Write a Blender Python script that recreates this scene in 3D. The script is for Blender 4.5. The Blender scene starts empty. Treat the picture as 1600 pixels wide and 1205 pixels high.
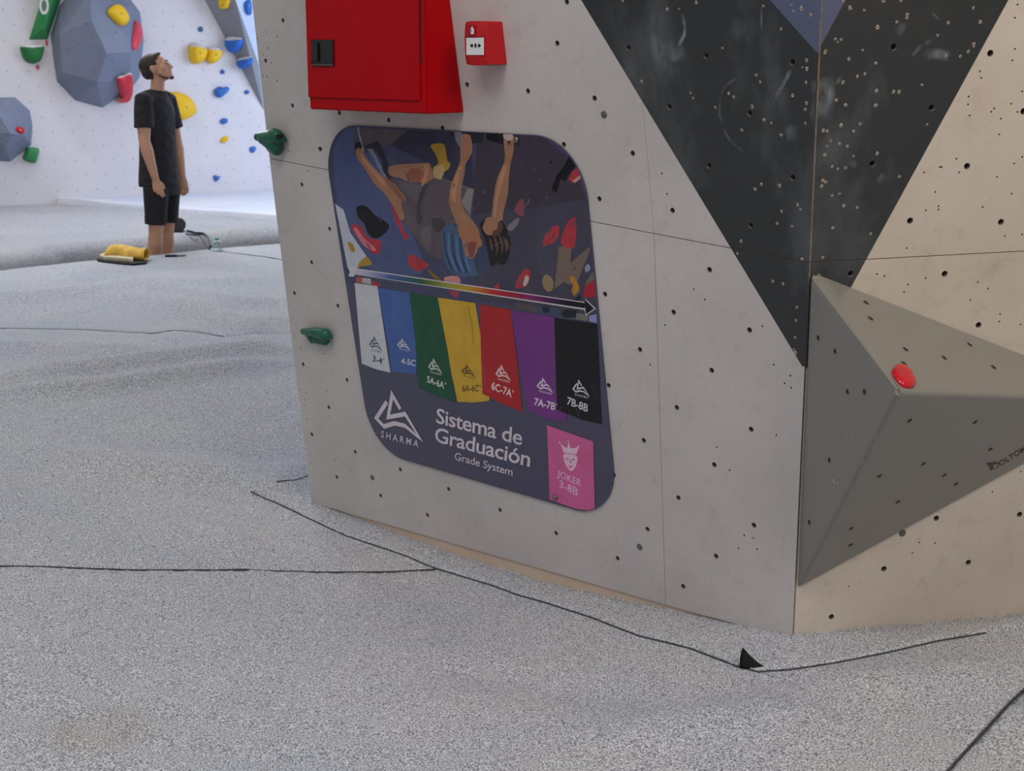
import bpy, bmesh, math, random
import numpy as np
from mathutils import Vector, Matrix, noise
from mathutils.geometry import delaunay_2d_cdt
random.seed(7)
scn = bpy.context.scene
COL = scn.collection

# ------------------------------------------------------------------ camera
FPX = 2250.0
CH = 1.45
PITCH = math.atan((602.5 - 88) / FPX)
cam = bpy.data.objects.new('camera', bpy.data.cameras.new('camera'))
COL.objects.link(cam)
cam.location = (0, 0, CH)
cam.rotation_euler = (math.pi / 2 - PITCH, 0, 0)
cam.data.sensor_fit = 'HORIZONTAL'
cam.data.sensor_width = 36
cam.data.lens = 36 * FPX / 1600
cam.data.clip_end = 200
cam.data.dof.use_dof = True
cam.data.dof.focus_distance = 3.9
cam.data.dof.aperture_fstop = 9.0
scn.camera = cam

# ------------------------------------------------------------------ world, lights, exposure
w = bpy.data.worlds.new('world'); scn.world = w; w.use_nodes = True
bg = w.node_tree.nodes['Background']
bg.inputs[0].default_value = (0.93, 0.97, 1.0, 1)
bg.inputs[1].default_value = 0.36
def area(name, loc, target, sx, sy, power, col):
    l = bpy.data.lights.new(name, 'AREA'); l.shape = 'RECTANGLE'; l.size = sx; l.size_y = sy
    l.energy = power; l.color = col
    o = bpy.data.objects.new(name, l); COL.objects.link(o); o.location = loc
    d = Vector(target) - Vector(loc); o.rotation_euler = d.to_track_quat('-Z', 'Y').to_euler()
    return o
area('ceiling_lamp_warm', (2.7, -0.4, 4.4), (1.2, 3.5, 0.4), 2.4, 2.0, 128, (1.0, 0.82, 0.66))
area('ceiling_lamp_cool', (-1.3, 0.4, 4.8), (-0.1, 4.1, 0.5), 2.2, 1.6, 92, (1.0, 0.96, 0.95))
area('ceiling_lamp_hall', (-5.2, 9.5, 5.8), (-3.2, 11.5, 0), 3.0, 2.0, 110, (1.0, 0.95, 0.93))
area('fold_light', (-3.5, 13.6, 4.2), (-2.0, 6.5, 0), 2.6, 0.9, 225, (0.92, 0.95, 1.0))  # unseen light added to bring out shading on the mat folds
area('daylight_fill', (0.6, 14.6, 1.9), (-3.4, 15.0, 0.3), 2.0, 2.6, 130, (0.62, 0.75, 1.0))  # unseen light added behind the boulder for bluish daylight on the far wall
scn.view_settings.view_transform = 'Standard'
scn.view_settings.look = 'None'
scn.view_settings.exposure = -0.12
scn.view_settings.gamma = 1.0
scn.view_settings.use_curve_mapping = False

# ------------------------------------------------------------------ measuring helpers
CAM = Vector((0, 0, CH))
RX = Vector((1, 0, 0)); FW = Vector((0, math.cos(PITCH), -math.sin(PITCH))); UP = Vector((0, math.sin(PITCH), math.cos(PITCH)))
def ray(x, y): return RX * ((x - 800) / FPX) + UP * ((602.5 - y) / FPX) + FW
def proj(P):
    v = P - CAM; return 800 + FPX * v.dot(RX) / v.dot(FW), 602.5 - FPX * v.dot(UP) / v.dot(FW)
class Plane:
    def __init__(s, P, n, u=None):
        s.P = P.copy(); s.n = n.normalized()
        s.u = (u or Vector((0, 0, 1)).cross(s.n)).normalized()
        s.u = (s.u - s.n * s.u.dot(s.n)).normalized()
        s.v = s.n.cross(s.u).normalized()
        if s.v.z < 0: s.v = -s.v
    def hit(s, x, y, off=0.0):
        d = ray(x, y); t = (s.P + s.n * off - CAM).dot(s.n) / d.dot(s.n); return CAM + d * t
    def uv(s, x, y, off=0.0):
        q = s.hit(x, y, off) - s.P; return Vector((q.dot(s.u), q.dot(s.v)))
    def pt(s, u, v, off=0.0): return s.P + s.u * u + s.v * v + s.n * off
def ground(x, y, z=0.0):
    d = ray(x, y); return CAM + d * ((z - CH) / d.z)
def S(c):
    c = c / 255.0; return c / 12.92 if c <= 0.04045 else ((c + 0.055) / 1.055) ** 2.4
def rgb(r, g, b, k=1.0): return (min(S(r) * k, .95), min(S(g) * k, .95), min(S(b) * k, .95), 1)

hv = ray(-1518, 88); vv_ = ray(1580, 7066)
NL = hv.cross(vv_).normalized()
if NL.y > 0: NL = -NL
P0 = ground(1238, 997)
UL = -hv.normalized()
UL = Vector((UL.x, UL.y, 0)).normalized()
WL = Plane(P0, NL, UL)                                # left face of the near boulder
Pt = WL.hit(1283, 0); Pr = ground(1600, 964)
NR = (Pt - P0).cross(Pr - P0).normalized()
if NR.y > 0: NR = -NR
WR = Plane(P0 - NR * 0.0035, NR, (Pr - P0))
FB0 = ground(0, 322); FB1 = ground(420, 300)
fd = (FB1 - FB0).normalized()
WF = Plane(FB0, Vector((fd.y, -fd.x, 0)), fd)         # far wall

# ------------------------------------------------------------------ object helpers
def link(name, me, parent=None, mat=None, smooth=False, kind=None):
    o = bpy.data.objects.new(name, me); COL.objects.link(o)
    if mat is not None:
        for m in (mat if isinstance(mat, (list, tuple)) else [mat]): me.materials.append(m)
    if smooth:
        for p in me.polygons: p.use_smooth = True
    if parent is not None:
        o.parent = parent
        if parent.type == 'EMPTY' or parent.matrix_basis != Matrix():
            o.matrix_parent_inverse = root_matrix(parent).inverted()
    if kind: o['kind'] = kind
    return o
def root_matrix(o):
    m = o.matrix_basis.copy()
    p = o
    while p.parent:
        m = p.parent.matrix_basis @ p.matrix_parent_inverse @ m if False else p.matrix_parent_inverse @ m
        m = p.parent.matrix_basis @ m
        p = p.parent
    return m
def empty(name, loc, label=None, cat=None, group=None, kind=None):
    o = bpy.data.objects.new(name, None); COL.objects.link(o); o.location = loc; o.empty_display_size = .1
    tag(o, label, cat, group, kind); return o
def tag(o, label=None, cat=None, group=None, kind=None):
    if label: o['label'] = label
    if cat: o['category'] = cat
    if group: o['group'] = group
    if kind: o['kind'] = kind
    return o
def mesh_from(verts, faces, mi=None):
    me = bpy.data.meshes.new('m'); me.from_pydata([tuple(v) for v in verts], [], faces)
    if mi:
        for p, m in zip(me.polygons, mi): p.material_index = m
    me.update(); return me
def from_bm(bm, recalc=True):
    if recalc: bmesh.ops.recalc_face_normals(bm, faces=bm.faces[:])
    me = bpy.data.meshes.new('m'); bm.to_mesh(me); bm.free(); return me
def box_bm(bm, O, a, b, c, bevel=0, seg=2):
    """box with corner O and edge vectors a, b, c"""
    vs = [bm.verts.new(O + a * i + b * j + c * k) for i in (0, 1) for j in (0, 1) for k in (0, 1)]
    f = [(0, 1, 3, 2), (4, 6, 7, 5), (0, 4, 5, 1), (2, 3, 7, 6), (0, 2, 6, 4), (1, 5, 7, 3)]
    fs = [bm.faces.new([vs[i] for i in q]) for q in f]
    if bevel:
        es = list({e for ff in fs for e in ff.edges})
        bmesh.ops.recalc_face_normals(bm, faces=fs)
        bmesh.ops.bevel(bm, geom=es, offset=bevel, segments=seg, affect='EDGES', profile=.6)
def cyl_bm(bm, A, B, r0, r1=None, n=16, caps=True):
    r1 = r0 if r1 is None else r1
    d = (B - A).normalized(); a = d.orthogonal().normalized(); b = d.cross(a)
    r = []
    for P, rr in ((A, r0), (B, r1)):
        r.append([bm.verts.new(P + (a * math.cos(t) + b * math.sin(t)) * rr) for t in [2 * math.pi * i / n for i in range(n)]])
    for i in range(n): bm.faces.new((r[0][i], r[0][(i + 1) % n], r[1][(i + 1) % n], r[1][i]))
    if caps: bm.faces.new(r[0][::-1]); bm.faces.new(r[1])
def tube_bm(bm, pts, rad, ref=Vector((0, 1, 0)), n=16, caps=True):
    """loft of ellipses. rad: list of r or (a along ref, b across)"""
    rings = []
    N = len(pts)
    for i, P in enumerate(pts):
        t = (pts[min(i + 1, N - 1)] - pts[max(i - 1, 0)]).normalized()
        a = (ref - t * ref.dot(t)).normalized(); b = t.cross(a)
        ra, rb = rad[i] if isinstance(rad[i], (tuple, list)) else (rad[i], rad[i])
        rings.append([bm.verts.new(P + a * ra * math.cos(q) + b * rb * math.sin(q)) for q in [2 * math.pi * k / n for k in range(n)]])
    for i in range(N - 1):
        for k in range(n): bm.faces.new((rings[i][k], rings[i][(k + 1) % n], rings[i + 1][(k + 1) % n], rings[i + 1][k]))
    if caps:
        bm.faces.new(rings[0][::-1]); bm.faces.new(rings[-1])
def ell_bm(bm, c, r, rot=None, u=20, v=12):
    m = Matrix.Translation(c) @ (rot or Matrix.Identity(4)) @ Matrix.Diagonal((r[0], r[1], r[2], 1))
    bmesh.ops.create_uvsphere(bm, u_segments=u, v_segments=v, radius=1, matrix=m)
def catmull(pts, k=5, closed=True):
    out = []; n = len(pts)
    rng = range(n) if closed else range(n - 1)
    g = lambda i: pts[i % n] if closed else pts[max(0, min(n - 1, i))]
    for i in rng:
        p0, p1, p2, p3 = g(i - 1), g(i), g(i + 1), g(i + 2)
        for j in range(k):
            t = j / k
            out.append(0.5 * ((2 * p1) + (p2 - p0) * t + (2 * p0 - 5 * p1 + 4 * p2 - p3) * t * t + (3 * p1 - p0 - 3 * p2 + p3) * t ** 3))
    if not closed: out.append(pts[-1])
    return out
def inside(p, poly):
    c = False; n = len(poly); x, y = p[0], p[1]
    j = n - 1
    for i in range(n):
        xi, yi, xj, yj = poly[i][0], poly[i][1], poly[j][0], poly[j][1]
        if (yi > y) != (yj > y) and x < (xj - xi) * (y - yi) / (yj - yi) + xi: c = not c
        j = i
    return c

# ------------------------------------------------------------------ materials
def mat(name, col, rough=.6, metal=0, spec=.5, nscale=0, namp=0, bump=0, bscale=200, coat=0):
    m = bpy.data.materials.new(name); m.use_nodes = True; nt = m.node_tree; b = nt.nodes['Principled BSDF']
    b.inputs['Base Color'].default_value = col; b.inputs['Roughness'].default_value = rough
    b.inputs['Metallic'].default_value = metal; b.inputs['Specular IOR Level'].default_value = spec
    b.inputs['Coat Weight'].default_value = coat
    tc = nt.nodes.new('ShaderNodeTexCoord')
    if nscale:
        n = nt.nodes.new('ShaderNodeTexNoise'); n.inputs['Scale'].default_value = nscale; n.inputs['Detail'].default_value = 6
        nt.links.new(tc.outputs['Object'], n.inputs['Vector'])
        r = nt.nodes.new('ShaderNodeValToRGB')
        r.color_ramp.elements[0].position = .3; r.color_ramp.elements[1].position = .7
        r.color_ramp.elements[0].color = tuple(c * (1 - namp) for c in col[:3]) + (1,)
        r.color_ramp.elements[1].color = tuple(min(1, c * (1 + namp)) for c in col[:3]) + (1,)
        nt.links.new(n.outputs['Fac'], r.inputs['Fac']); nt.links.new(r.outputs['Color'], b.inputs['Base Color'])
    if bump:
        n2 = nt.nodes.new('ShaderNodeTexNoise'); n2.inputs['Scale'].default_value = bscale; n2.inputs['Detail'].default_value = 3
        nt.links.new(tc.outputs['Object'], n2.inputs['Vector'])
        bp = nt.nodes.new('ShaderNodeBump'); bp.inputs['Strength'].default_value = bump; bp.inputs['Distance'].default_value = .002
        nt.links.new(n2.outputs['Fac'], bp.inputs['Height']); nt.links.new(bp.outputs['Normal'], b.inputs['Normal'])
    return m
def mixrgb(nt, fac, a, b, blend='MIX'):
    n = nt.nodes.new('ShaderNodeMix'); n.data_type = 'RGBA'; n.blend_type = blend
    for sock, val in ((n.inputs[0], fac), (n.inputs[6], a), (n.inputs[7], b)):
        if hasattr(val, 'links') or isinstance(val, bpy.types.NodeSocket): nt.links.new(val, sock)
        else: sock.default_value = val
    return n.outputs[2]
def ramp(nt, inp, p0, p1, c0=(0, 0, 0, 1), c1=(1, 1, 1, 1)):
    r = nt.nodes.new('ShaderNodeValToRGB'); e = r.color_ramp.elements
    e[0].position = p0; e[1].position = p1; e[0].color = c0; e[1].color = c1
    nt.links.new(inp, r.inputs[0]); return r.outputs[0]
def tnoise(nt, scale, detail=4, vec=None, rough=.5, stretch=None, seed=0.0):
    tc = nt.nodes.new('ShaderNodeTexCoord'); n = nt.nodes.new('ShaderNodeTexNoise')
    n.inputs['Scale'].default_value = scale; n.inputs['Detail'].default_value = detail; n.inputs['Roughness'].default_value = rough
    mp = nt.nodes.new('ShaderNodeMapping'); nt.links.new(tc.outputs['Object'], mp.inputs[0]); nt.links.new(mp.outputs[0], n.inputs['Vector'])
    mp.inputs['Location'].default_value = (seed, seed * 1.7, -seed)
    if stretch:
        mp.inputs['Rotation'].default_value = stretch[0]; mp.inputs['Scale'].default_value = stretch[1]
    return n.outputs['Fac']
def painted(name, col, dirt, chalk=0.0, rough=.55, dirtamt=.35, scuff=.3):
    """painted, gritty plywood"""
    m = bpy.data.materials.new(name); m.use_nodes = True; nt = m.node_tree; b = nt.nodes['Principled BSDF']
    b.inputs['Roughness'].default_value = rough
    c = mixrgb(nt, ramp(nt, tnoise(nt, 2.2, 5), .35, .75, (0, 0, 0, 1), (dirtamt,) * 3 + (1,)), col, dirt)
    c = mixrgb(nt, ramp(nt, tnoise(nt, 16, 5, seed=3, rough=.7), .55, .8, (0, 0, 0, 1), (scuff,) * 3 + (1,)), c, dirt)
    c = mixrgb(nt, ramp(nt, tnoise(nt, 7, 5, seed=8, rough=.7, stretch=((.4, .9, .3), (1, .3, 2.2))), .6, .78, (0, 0, 0, 1), (scuff * .7,) * 3 + (1,)), c, dirt)
    if chalk:
        a = ramp(nt, tnoise(nt, 2.4, 6, seed=5, stretch=((.3, .5, .4), (1, 1, .5)), rough=.65), .52, .78, (0, 0, 0, 1), (chalk,) * 3 + (1,))
        c = mixrgb(nt, a, c, rgb(150, 158, 165))
    g = ramp(nt, tnoise(nt, 420, 2), .3, .7, (.93, .93, .93, 1), (1.05, 1.05, 1.05, 1))
    c = mixrgb(nt, 1.0, c, g, 'MULTIPLY')
    nt.links.new(c, b.inputs['Base Color'])
    bp = nt.nodes.new('ShaderNodeBump'); bp.inputs['Strength'].default_value = .25; bp.inputs['Distance'].default_value = .001
    nt.links.new(tnoise(nt, 500, 2), bp.inputs['Height']); nt.links.new(bp.outputs[0], b.inputs['Normal'])
    return m
M = {}
M['white_paint'] = painted('white_paint', rgb(204, 198, 195), rgb(158, 152, 148), dirtamt=.42, scuff=.4)
M['warmlit_paint'] = painted('warmlit_paint', rgb(210, 200, 188), rgb(160, 142, 122), dirtamt=.42, scuff=.45)  # white of the right face, with its warm light mixed into the colour
M['black_paint'] = painted('black_paint', rgb(44, 46, 48), rgb(66, 67, 68), chalk=.32, rough=.5)
M['blue_paint'] = painted('blue_paint', rgb(84, 92, 122), rgb(100, 104, 122), chalk=.1)
M['grey_paint'] = painted('grey_paint', rgb(130, 128, 122), rgb(136, 129, 118), chalk=.05, rough=.28, dirtamt=.3, scuff=.25)
M['raw_wood'] = mat('raw_wood', rgb(128, 112, 98), .8, nscale=60, namp=.3)
M['chip_wood'] = mat('chip_wood', rgb(178, 162, 146), .8, nscale=90, namp=.3)
M['plinth_wood'] = mat('plinth_wood', rgb(216, 192, 172), .8, nscale=6, namp=.06)
M['hole'] = mat('hole', rgb(34, 31, 28), .9)
M['hole_wall'] = mat('hole_wall', rgb(120, 108, 98), .9)
M['steel'] = mat('steel', rgb(130, 130, 128), .35, .9)
M['dull_steel'] = mat('dull_steel', rgb(108, 110, 108), .5, .5)
M['far_white'] = painted('far_white', rgb(218, 214, 218), rgb(194, 190, 194), dirtamt=.3, scuff=.2)
M['far_grey'] = painted('far_grey', rgb(128, 132, 140), rgb(150, 152, 158), chalk=.45)
M['far_light'] = painted('far_light', rgb(188, 200, 226), rgb(200, 206, 225), chalk=.2)
M['vol_blue'] = painted('vol_blue', rgb(108, 117, 140), rgb(140, 146, 160), chalk=.35)
def plastic(name, c, rough=.45, chalk=.0):
    m = mat(name, c, rough, nscale=25, namp=.12, bump=.25, bscale=260)
    return m
M['green'] = plastic('green', rgb(8, 92, 70), .4)
M['green_far'] = plastic('green_far', rgb(40, 128, 70))
M['yellow'] = plastic('yellow', rgb(232, 188, 20))
M['blue'] = plastic('blue', rgb(40, 105, 190))
M['red'] = plastic('red', rgb(196, 14, 30), .2)
M['pinkred'] = plastic('pinkred', rgb(205, 60, 80))
M['chalk'] = mat('chalk', rgb(225, 225, 228), .9, nscale=30, namp=.1)
M['bolt_dull'] = mat('bolt_dull', rgb(90, 86, 80), .7)
M['tnut'] = mat('tnut', rgb(150, 151, 158), .6)
M['tnut_blue'] = mat('tnut_blue', rgb(66, 72, 86), .6)
M['cab_red'] = mat('cab_red', rgb(170, 2, 14), .35, 0, .12, nscale=3, namp=.05, bump=.05, bscale=30)
M['cp_red'] = mat('cp_red', rgb(182, 26, 34), .4, 0, .3)
M['black_plastic'] = mat('black_plastic', rgb(16, 17, 20), .3)
M['white_plastic'] = mat('white_plastic', rgb(222, 222, 222), .5)
def vcol_mat(name, rough=.3, alpha=False, ns=.1):
    m = bpy.data.materials.new(name); m.use_nodes = True; nt = m.node_tree; b = nt.nodes['Principled BSDF']
    a = nt.nodes.new('ShaderNodeVertexColor'); a.layer_name = 'Col'
    g = ramp(nt, tnoise(nt, 9, 6, rough=.75), .3, .75, (.86, .86, .86, 1), (1.14, 1.14, 1.14, 1))
    c = mixrgb(nt, 1.0, a.outputs[0], g, 'MULTIPLY')
    # faint chalky scuffs
    s = ramp(nt, tnoise(nt, 11, 7, seed=4, stretch=((.2, .6, .9), (1, 1, .25)), rough=.7), .58, .8, (0, 0, 0, 1), (ns,) * 3 + (1,))
    c = mixrgb(nt, s, c, rgb(170, 170, 180))
    nt.links.new(c, b.inputs['Base Color']); b.inputs['Roughness'].default_value = rough
    b.inputs['Specular IOR Level'].default_value = .35
    return m
M['print'] = vcol_mat('print')

def carpet_mat(name, dark, light, stain=False, scale=330):
    m = bpy.data.materials.new(name); m.use_nodes = True; nt = m.node_tree; b = nt.nodes['Principled BSDF']
    b.inputs['Roughness'].default_value = .95; b.inputs['Specular IOR Level'].default_value = .1
    f = tnoise(nt, scale, 2.5, rough=.75)
    c = ramp(nt, f, .36, .62, dark, light)
    f2 = tnoise(nt, 95, 3, seed=2, rough=.6)
    c = mixrgb(nt, 1.0, c, ramp(nt, f2, .3, .7, (.86, .87, .89, 1), (1.12, 1.1, 1.08, 1)), 'MULTIPLY')
    f3 = tnoise(nt, 1.6, 4, seed=9)
    c = mixrgb(nt, 1.0, c, ramp(nt, f3, .3, .7, (.90, .93, .98, 1), (1.05, 1.03, 1.0, 1)), 'MULTIPLY')
    if stain:
        tc = nt.nodes.new('ShaderNodeTexCoord'); q = ground(150, 1138)
        mp = nt.nodes.new('ShaderNodeMapping'); mp.vector_type = 'POINT'
        mp.inputs['Location'].default_value = (-q.x / .17, -q.y / .17, 0); mp.inputs['Scale'].default_value = (1 / .17, 1 / .17, 0)
        nt.links.new(tc.outputs['Object'], mp.inputs[0])
        gr = nt.nodes.new('ShaderNodeTexGradient'); gr.gradient_type = 'SPHERICAL'; nt.links.new(mp.outputs[0], gr.inputs[0])
        mul = nt.nodes.new('ShaderNodeMath'); mul.operation = 'MULTIPLY'
        nt.links.new(ramp(nt, gr.outputs['Fac'], .05, .6), mul.inputs[0]); nt.links.new(ramp(nt, tnoise(nt, 9, 3), .3, .6, (.15, .15, .15, 1), (.55, .55, .55, 1)), mul.inputs[1])
        c = mixrgb(nt, mul.outputs[0], c, mixrgb(nt, 1.0, c, (.82, .74, .58, 1), 'MULTIPLY'))
    nt.links.new(c, b.inputs['Base Color'])
    bp = nt.nodes.new('ShaderNodeBump'); bp.inputs['Strength'].default_value = .7; bp.inputs['Distance'].default_value = .004
    nt.links.new(f, bp.inputs['Height']); nt.links.new(bp.outputs[0], b.inputs['Normal'])
    return m
M['carpet'] = carpet_mat('carpet', rgb(80, 84, 91), rgb(232, 235, 242), True, 240)
M['carpet_far'] = carpet_mat('carpet_far', rgb(130, 131, 136), rgb(196, 197, 202), scale=160)
M['carpet_daylit'] = carpet_mat('carpet_daylit', rgb(196, 200, 212), rgb(228, 232, 242), scale=160)  # mat carpet by the far wall, daylight put into its lighter colour
M['carpet_back'] = mat('carpet_back', rgb(38, 40, 36), .9, nscale=200, namp=.4, bump=.5)
M['seam_grey'] = mat('seam_grey', rgb(72, 74, 78), .95, nscale=90, namp=.5)
M['foam'] = mat('foam', rgb(52, 54, 58), .95)
M['concrete'] = mat('concrete', rgb(120, 120, 120), .85, nscale=3, namp=.1)

# ------------------------------------------------------------------ the floor and mats
def seg_dist(p, poly):
    best = 1e9; bt = 0
    n = len(poly) - 1
    for i in range(n):
        a, b = poly[i], poly[i + 1]; ab = b - a
        t = max(0, min(1, (p - a).dot(ab) / max(ab.dot(ab), 1e-9))); d = (p - a - ab * t).length
        if d < best: best = d; bt = (i + t) / n
    return best, bt
def g2(x, y):
    q = ground(x, y); return Vector((q.x, q.y))
base_px = [(1238, 997), (1170, 985), (1040, 958), (850, 915), (700, 868), (600, 830), (487, 788)]
base_sz = []
for q in base_px:
    h = WL.hit(*q); base_sz.append(((h - P0).dot(-WL.u), h.z))
WLh = Vector((NL.x, NL.y)).normalized()
def base_dip(x, y):
    d = Vector((x - P0.x, y - P0.y)); s = -(d.dot(Vector((WL.u.x, WL.u.y)))); t = d.dot(WLh)
    if s <= 0: z = 0
    elif s >= base_sz[-1][0]: z = base_sz[-1][1] * math.exp(-((s - base_sz[-1][0]) / 1.1) ** 2)
    else:
        for (a, za), (b, zb) in zip(base_sz, base_sz[1:]):
            if a <= s <= b: z = za + (zb - za) * (s - a) / (b - a); break
    return z * math.exp(-(t / .9) ** 2)
folds = []
def fold(px, width, height): folds.append(([g2(*p) for p in px], width, height * (2.5 if width > .05 else 1)))
fold([(-60, 600), (120, 588), (300, 566), (400, 553), (470, 556)], .14, .032)
fold([(-60, 622), (150, 607), (330, 582), (470, 566)], .10, .022)
fold([(150, 432), (230, 445), (300, 462), (380, 475), (470, 468)], .13, .016)
fold([(230, 470), (320, 492), (400, 510), (470, 497)], .13, .020)
fold([(-60, 472), (80, 462), (200, 445)], .16, .018)
fold([(60, 690), (200, 706), (350, 708), (420, 716)], .12, .016)
fold([(-60, 540), (120, 545), (260, 548)], .12, .014)
fold([(380, 735), (430, 720), (478, 690)], .09, .012)
fold([(0, 845), (250, 852), (500, 862), (600, 872)], .018, .005)
fold([(325, 388), (380, 396), (450, 408)], .05, .008)
fold([(130, 418), (280, 440), (440, 438)], .12, .008)
fold([(120, 460), (260, 470), (360, 488)], .10, .010)
fold([(900, 1160), (1100, 1130), (1300, 1105)], .09, .009)
fold([(1250, 1075), (1420, 1060), (1600, 1040)], .1, .008)
fold([(250, 780), (330, 800), (400, 830)], .1, .010)
fold([(640, 1010), (800, 1040), (1000, 1100)], .09, -.006)
folds_bb = [(min(p.x for p in f[0]) - .6, max(p.x for p in f[0]) + .6, min(p.y for p in f[0]) - .6, max(p.y for p in f[0]) + .6) for f in folds]
def hz(x, y):
    z = base_dip(x, y)
    p = Vector((x, y))
    for (pl, wd, ht), bb in zip(folds, folds_bb):
        if bb[0] < x < bb[1] and bb[2] < y < bb[3]:
            d, t = seg_dist(p, pl)
            if d < wd * 2.5: z += ht * math.exp(-(d / wd) ** 2) * min(1, math.sin(math.pi * min(max(t, .02), .98)) * 1.6)
    z += .004 * noise.noise(Vector((x * 1.3, y * 1.3, 0))) + .0015 * noise.noise(Vector((x * 6, y * 6, 3)))
    return z
def gh(x, y):
    z = 0
    for _ in range(3):
        q = ground(x, y, z); z = hz(q.x, q.y)
    return ground(x, y, z)
def GH(pts): return [Vector((q.x, q.y)) for q in (gh(*p) for p in pts)]
def resample(pl, step):
    out = [pl[0]]
    for a, b in zip(pl, pl[1:]):
        n = max(1, int((b - a).length / step))
        out += [a.lerp(b, (i + 1) / n) for i in range(n)]
    return out
def inset(poly, d):
    """shrink closed polygon by d"""
    area_ = sum(a.x * b.y - b.x * a.y for a, b in zip(poly, poly[1:] + poly[:1]))
    sg = 1 if area_ > 0 else -1; n = len(poly); out = []
    for i in range(n):
        a, b, c = poly[i - 1], poly[i], poly[(i + 1) % n]
        e1 = (b - a); e2 = (c - b)
        if e1.length < 1e-6 or e2.length < 1e-6: out.append(b); continue
        n1 = Vector((-e1.y, e1.x)).normalized() * sg; n2 = Vector((-e2.y, e2.x)).normalized() * sg
        m = n1 + n2
        if m.length < 1e-3: m = n1
        m.normalize(); k = d / max(.4, m.dot(n1)); out.append(b + m * k)
    return out
def sheet(name, poly, hf, material, parent, lift=0.0, gap=.0025, depth=.02, near_step=.035, far_step=.09, edge_step=.05, round_edge=.006, exclude=None):
    poly = inset(resample(poly + [poly[0]], edge_step)[:-1], gap)
    inner = inset(poly, round_edge)
    xs = [p.x for p in poly]; ys = [p.y for p in poly]
    pts = list(poly) + list(inner); nb = len(poly)
    y = min(ys); row = 0
    while y < max(ys):
        st = near_step if y < 7 else far_step
        x = min(xs) + (row % 2) * st * .5
        while x < max(xs):
            p = Vector((x + random.uniform(-.2, .2) * st, y + random.uniform(-.2, .2) * st))
            if inside(p, inner) and not (exclude and exclude(p)): pts.append(p)
            x += st
        y += st * .87; row += 1
    edges = [(i, (i + 1) % nb) for i in range(nb)]
    vs, es, fs, *_ = delaunay_2d_cdt(pts, edges, [], 0, 1e-6, True)
    keep = []
    for f in fs:
        c = sum((vs[i] for i in f), Vector((0, 0))) / len(f)
        if inside(c, poly): keep.append(tuple(f))
    ov = _[0]
    verts = []
    for i, v in enumerate(vs):
        z = hf(v.x, v.y) + lift
        if any(k < nb for k in ov[i]): z -= round_edge * .6
        verts.append(Vector((v.x, v.y, z)))
    bm = bmesh.new(); bv = [bm.verts.new(v) for v in verts]
    for f in keep:
        try: bm.faces.new([bv[i] for i in f])
        except ValueError: pass
    for v in [v for v in bm.verts if not v.link_faces]: bm.verts.remove(v)
    bmesh.ops.recalc_face_normals(bm, faces=bm.faces[:])
    if bm.faces and sum(f.normal.z for f in bm.faces) < 0: bmesh.ops.reverse_faces(bm, faces=bm.faces[:])
    be = [e for e in bm.edges if e.is_boundary]
    r = bmesh.ops.extrude_edge_only(bm, edges=be)
    for v in [g for g in r['geom'] if isinstance(g, bmesh.types.BMVert)]: v.co.z -= depth
    me = bpy.data.meshes.new('m'); bm.to_mesh(me); bm.free()
    return link(name, me, parent, material, smooth=True)

def slab(name, poly, z0_, z1, material, parent=None):
    n = len(poly)
    vs = [Vector((p.x, p.y, z0_)) for p in poly] + [Vector((p.x, p.y, z1)) for p in poly]
    fs = [tuple(range(n))[::-1], tuple(range(n, 2 * n))] + [(i, (i + 1) % n, n + (i + 1) % n, n + i) for i in range(n)]
    bm = bmesh.new(); b = [bm.verts.new(v) for v in vs]
    for f in fs: bm.faces.new([b[i] for i in f])
    return link(name, from_bm(bm), parent, material)
FZ = -.32
fl = slab('floor', [Vector(p) for p in ((-14, -3), (9, -3), (9, 24), (-14, 24))], FZ - .1, FZ, M['concrete']); fl['kind'] = 'structure'

# near crash mat: outline
e_dir = (g2(434, 381) - g2(0, 422)).normalized()
far_pts = [g2(0, 422) - e_dir * 4.5, g2(0, 422), g2(120, 409), g2(248, 398), g2(330, 389), g2(434, 381), g2(434, 381) + e_dir * 4.0]
seam1 = GH([(-500, 516), (-100, 513), (0, 513), (130, 515), (200, 519), (240, 521), (270, 516), (310, 519), (350, 526), (400, 515), (452, 521)])
seam2 = GH([(-520, 880), (-60, 884), (0, 884), (100, 886), (200, 890), (300, 890), (450, 892), (600, 893), (680, 889)])
apron_edge = GH([(392, 772), (430, 786), (480, 810), (540, 838), (600, 858), (640, 872), (680, 889), (770, 916), (860, 945), (930, 968), (1000, 995), (1080, 1015), (1150, 1042), (1185, 1051), (1240, 1047), (1300, 1038), (1390, 1020), (1470, 1002), (1540, 990), (1640, 974), (1800, 960)])
seam5 = GH([(1440, 1260), (1480, 1205), (1530, 1150), (1575, 1100), (1600, 1077), (1680, 1000), (1760, 930)])
corner_in = Vector((P0.x, P0.y)) + Vector((-.05, .5))
L_end = Vector((WL.hit(487, 788).x, WL.hit(487, 788).y))
L_in = L_end + Vector((.12, .12))
hid = Vector((1.2, 5.2))
boxback = L_end + Vector((.9, 3.0))
s1d = (seam1[-1] - seam1[-2]).normalized()
s1end = seam1[-1] + s1d * .8
left_far = Vector((-7.5, 8.0))
mat_near = empty('crash_mat', (0, 5, FZ), 'large grey carpeted crash mat filling the foreground around the boulder', 'mat')
slab('foam_core', [Vector((-8, -1.0)), Vector((6.5, -1.0)), Vector((6.5, 11)), far_pts[-1], far_pts[-2], far_pts[1], far_pts[0]], FZ, -.19, M['foam'], mat_near)
A = [far_pts[0]] + far_pts[1:-1] + [g2(434, 381) + e_dir * 2.0, Vector((.9, 8.8)), s1end] + seam1[::-1] + [Vector((-6.2, seam1[0].y + .1))]
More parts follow.
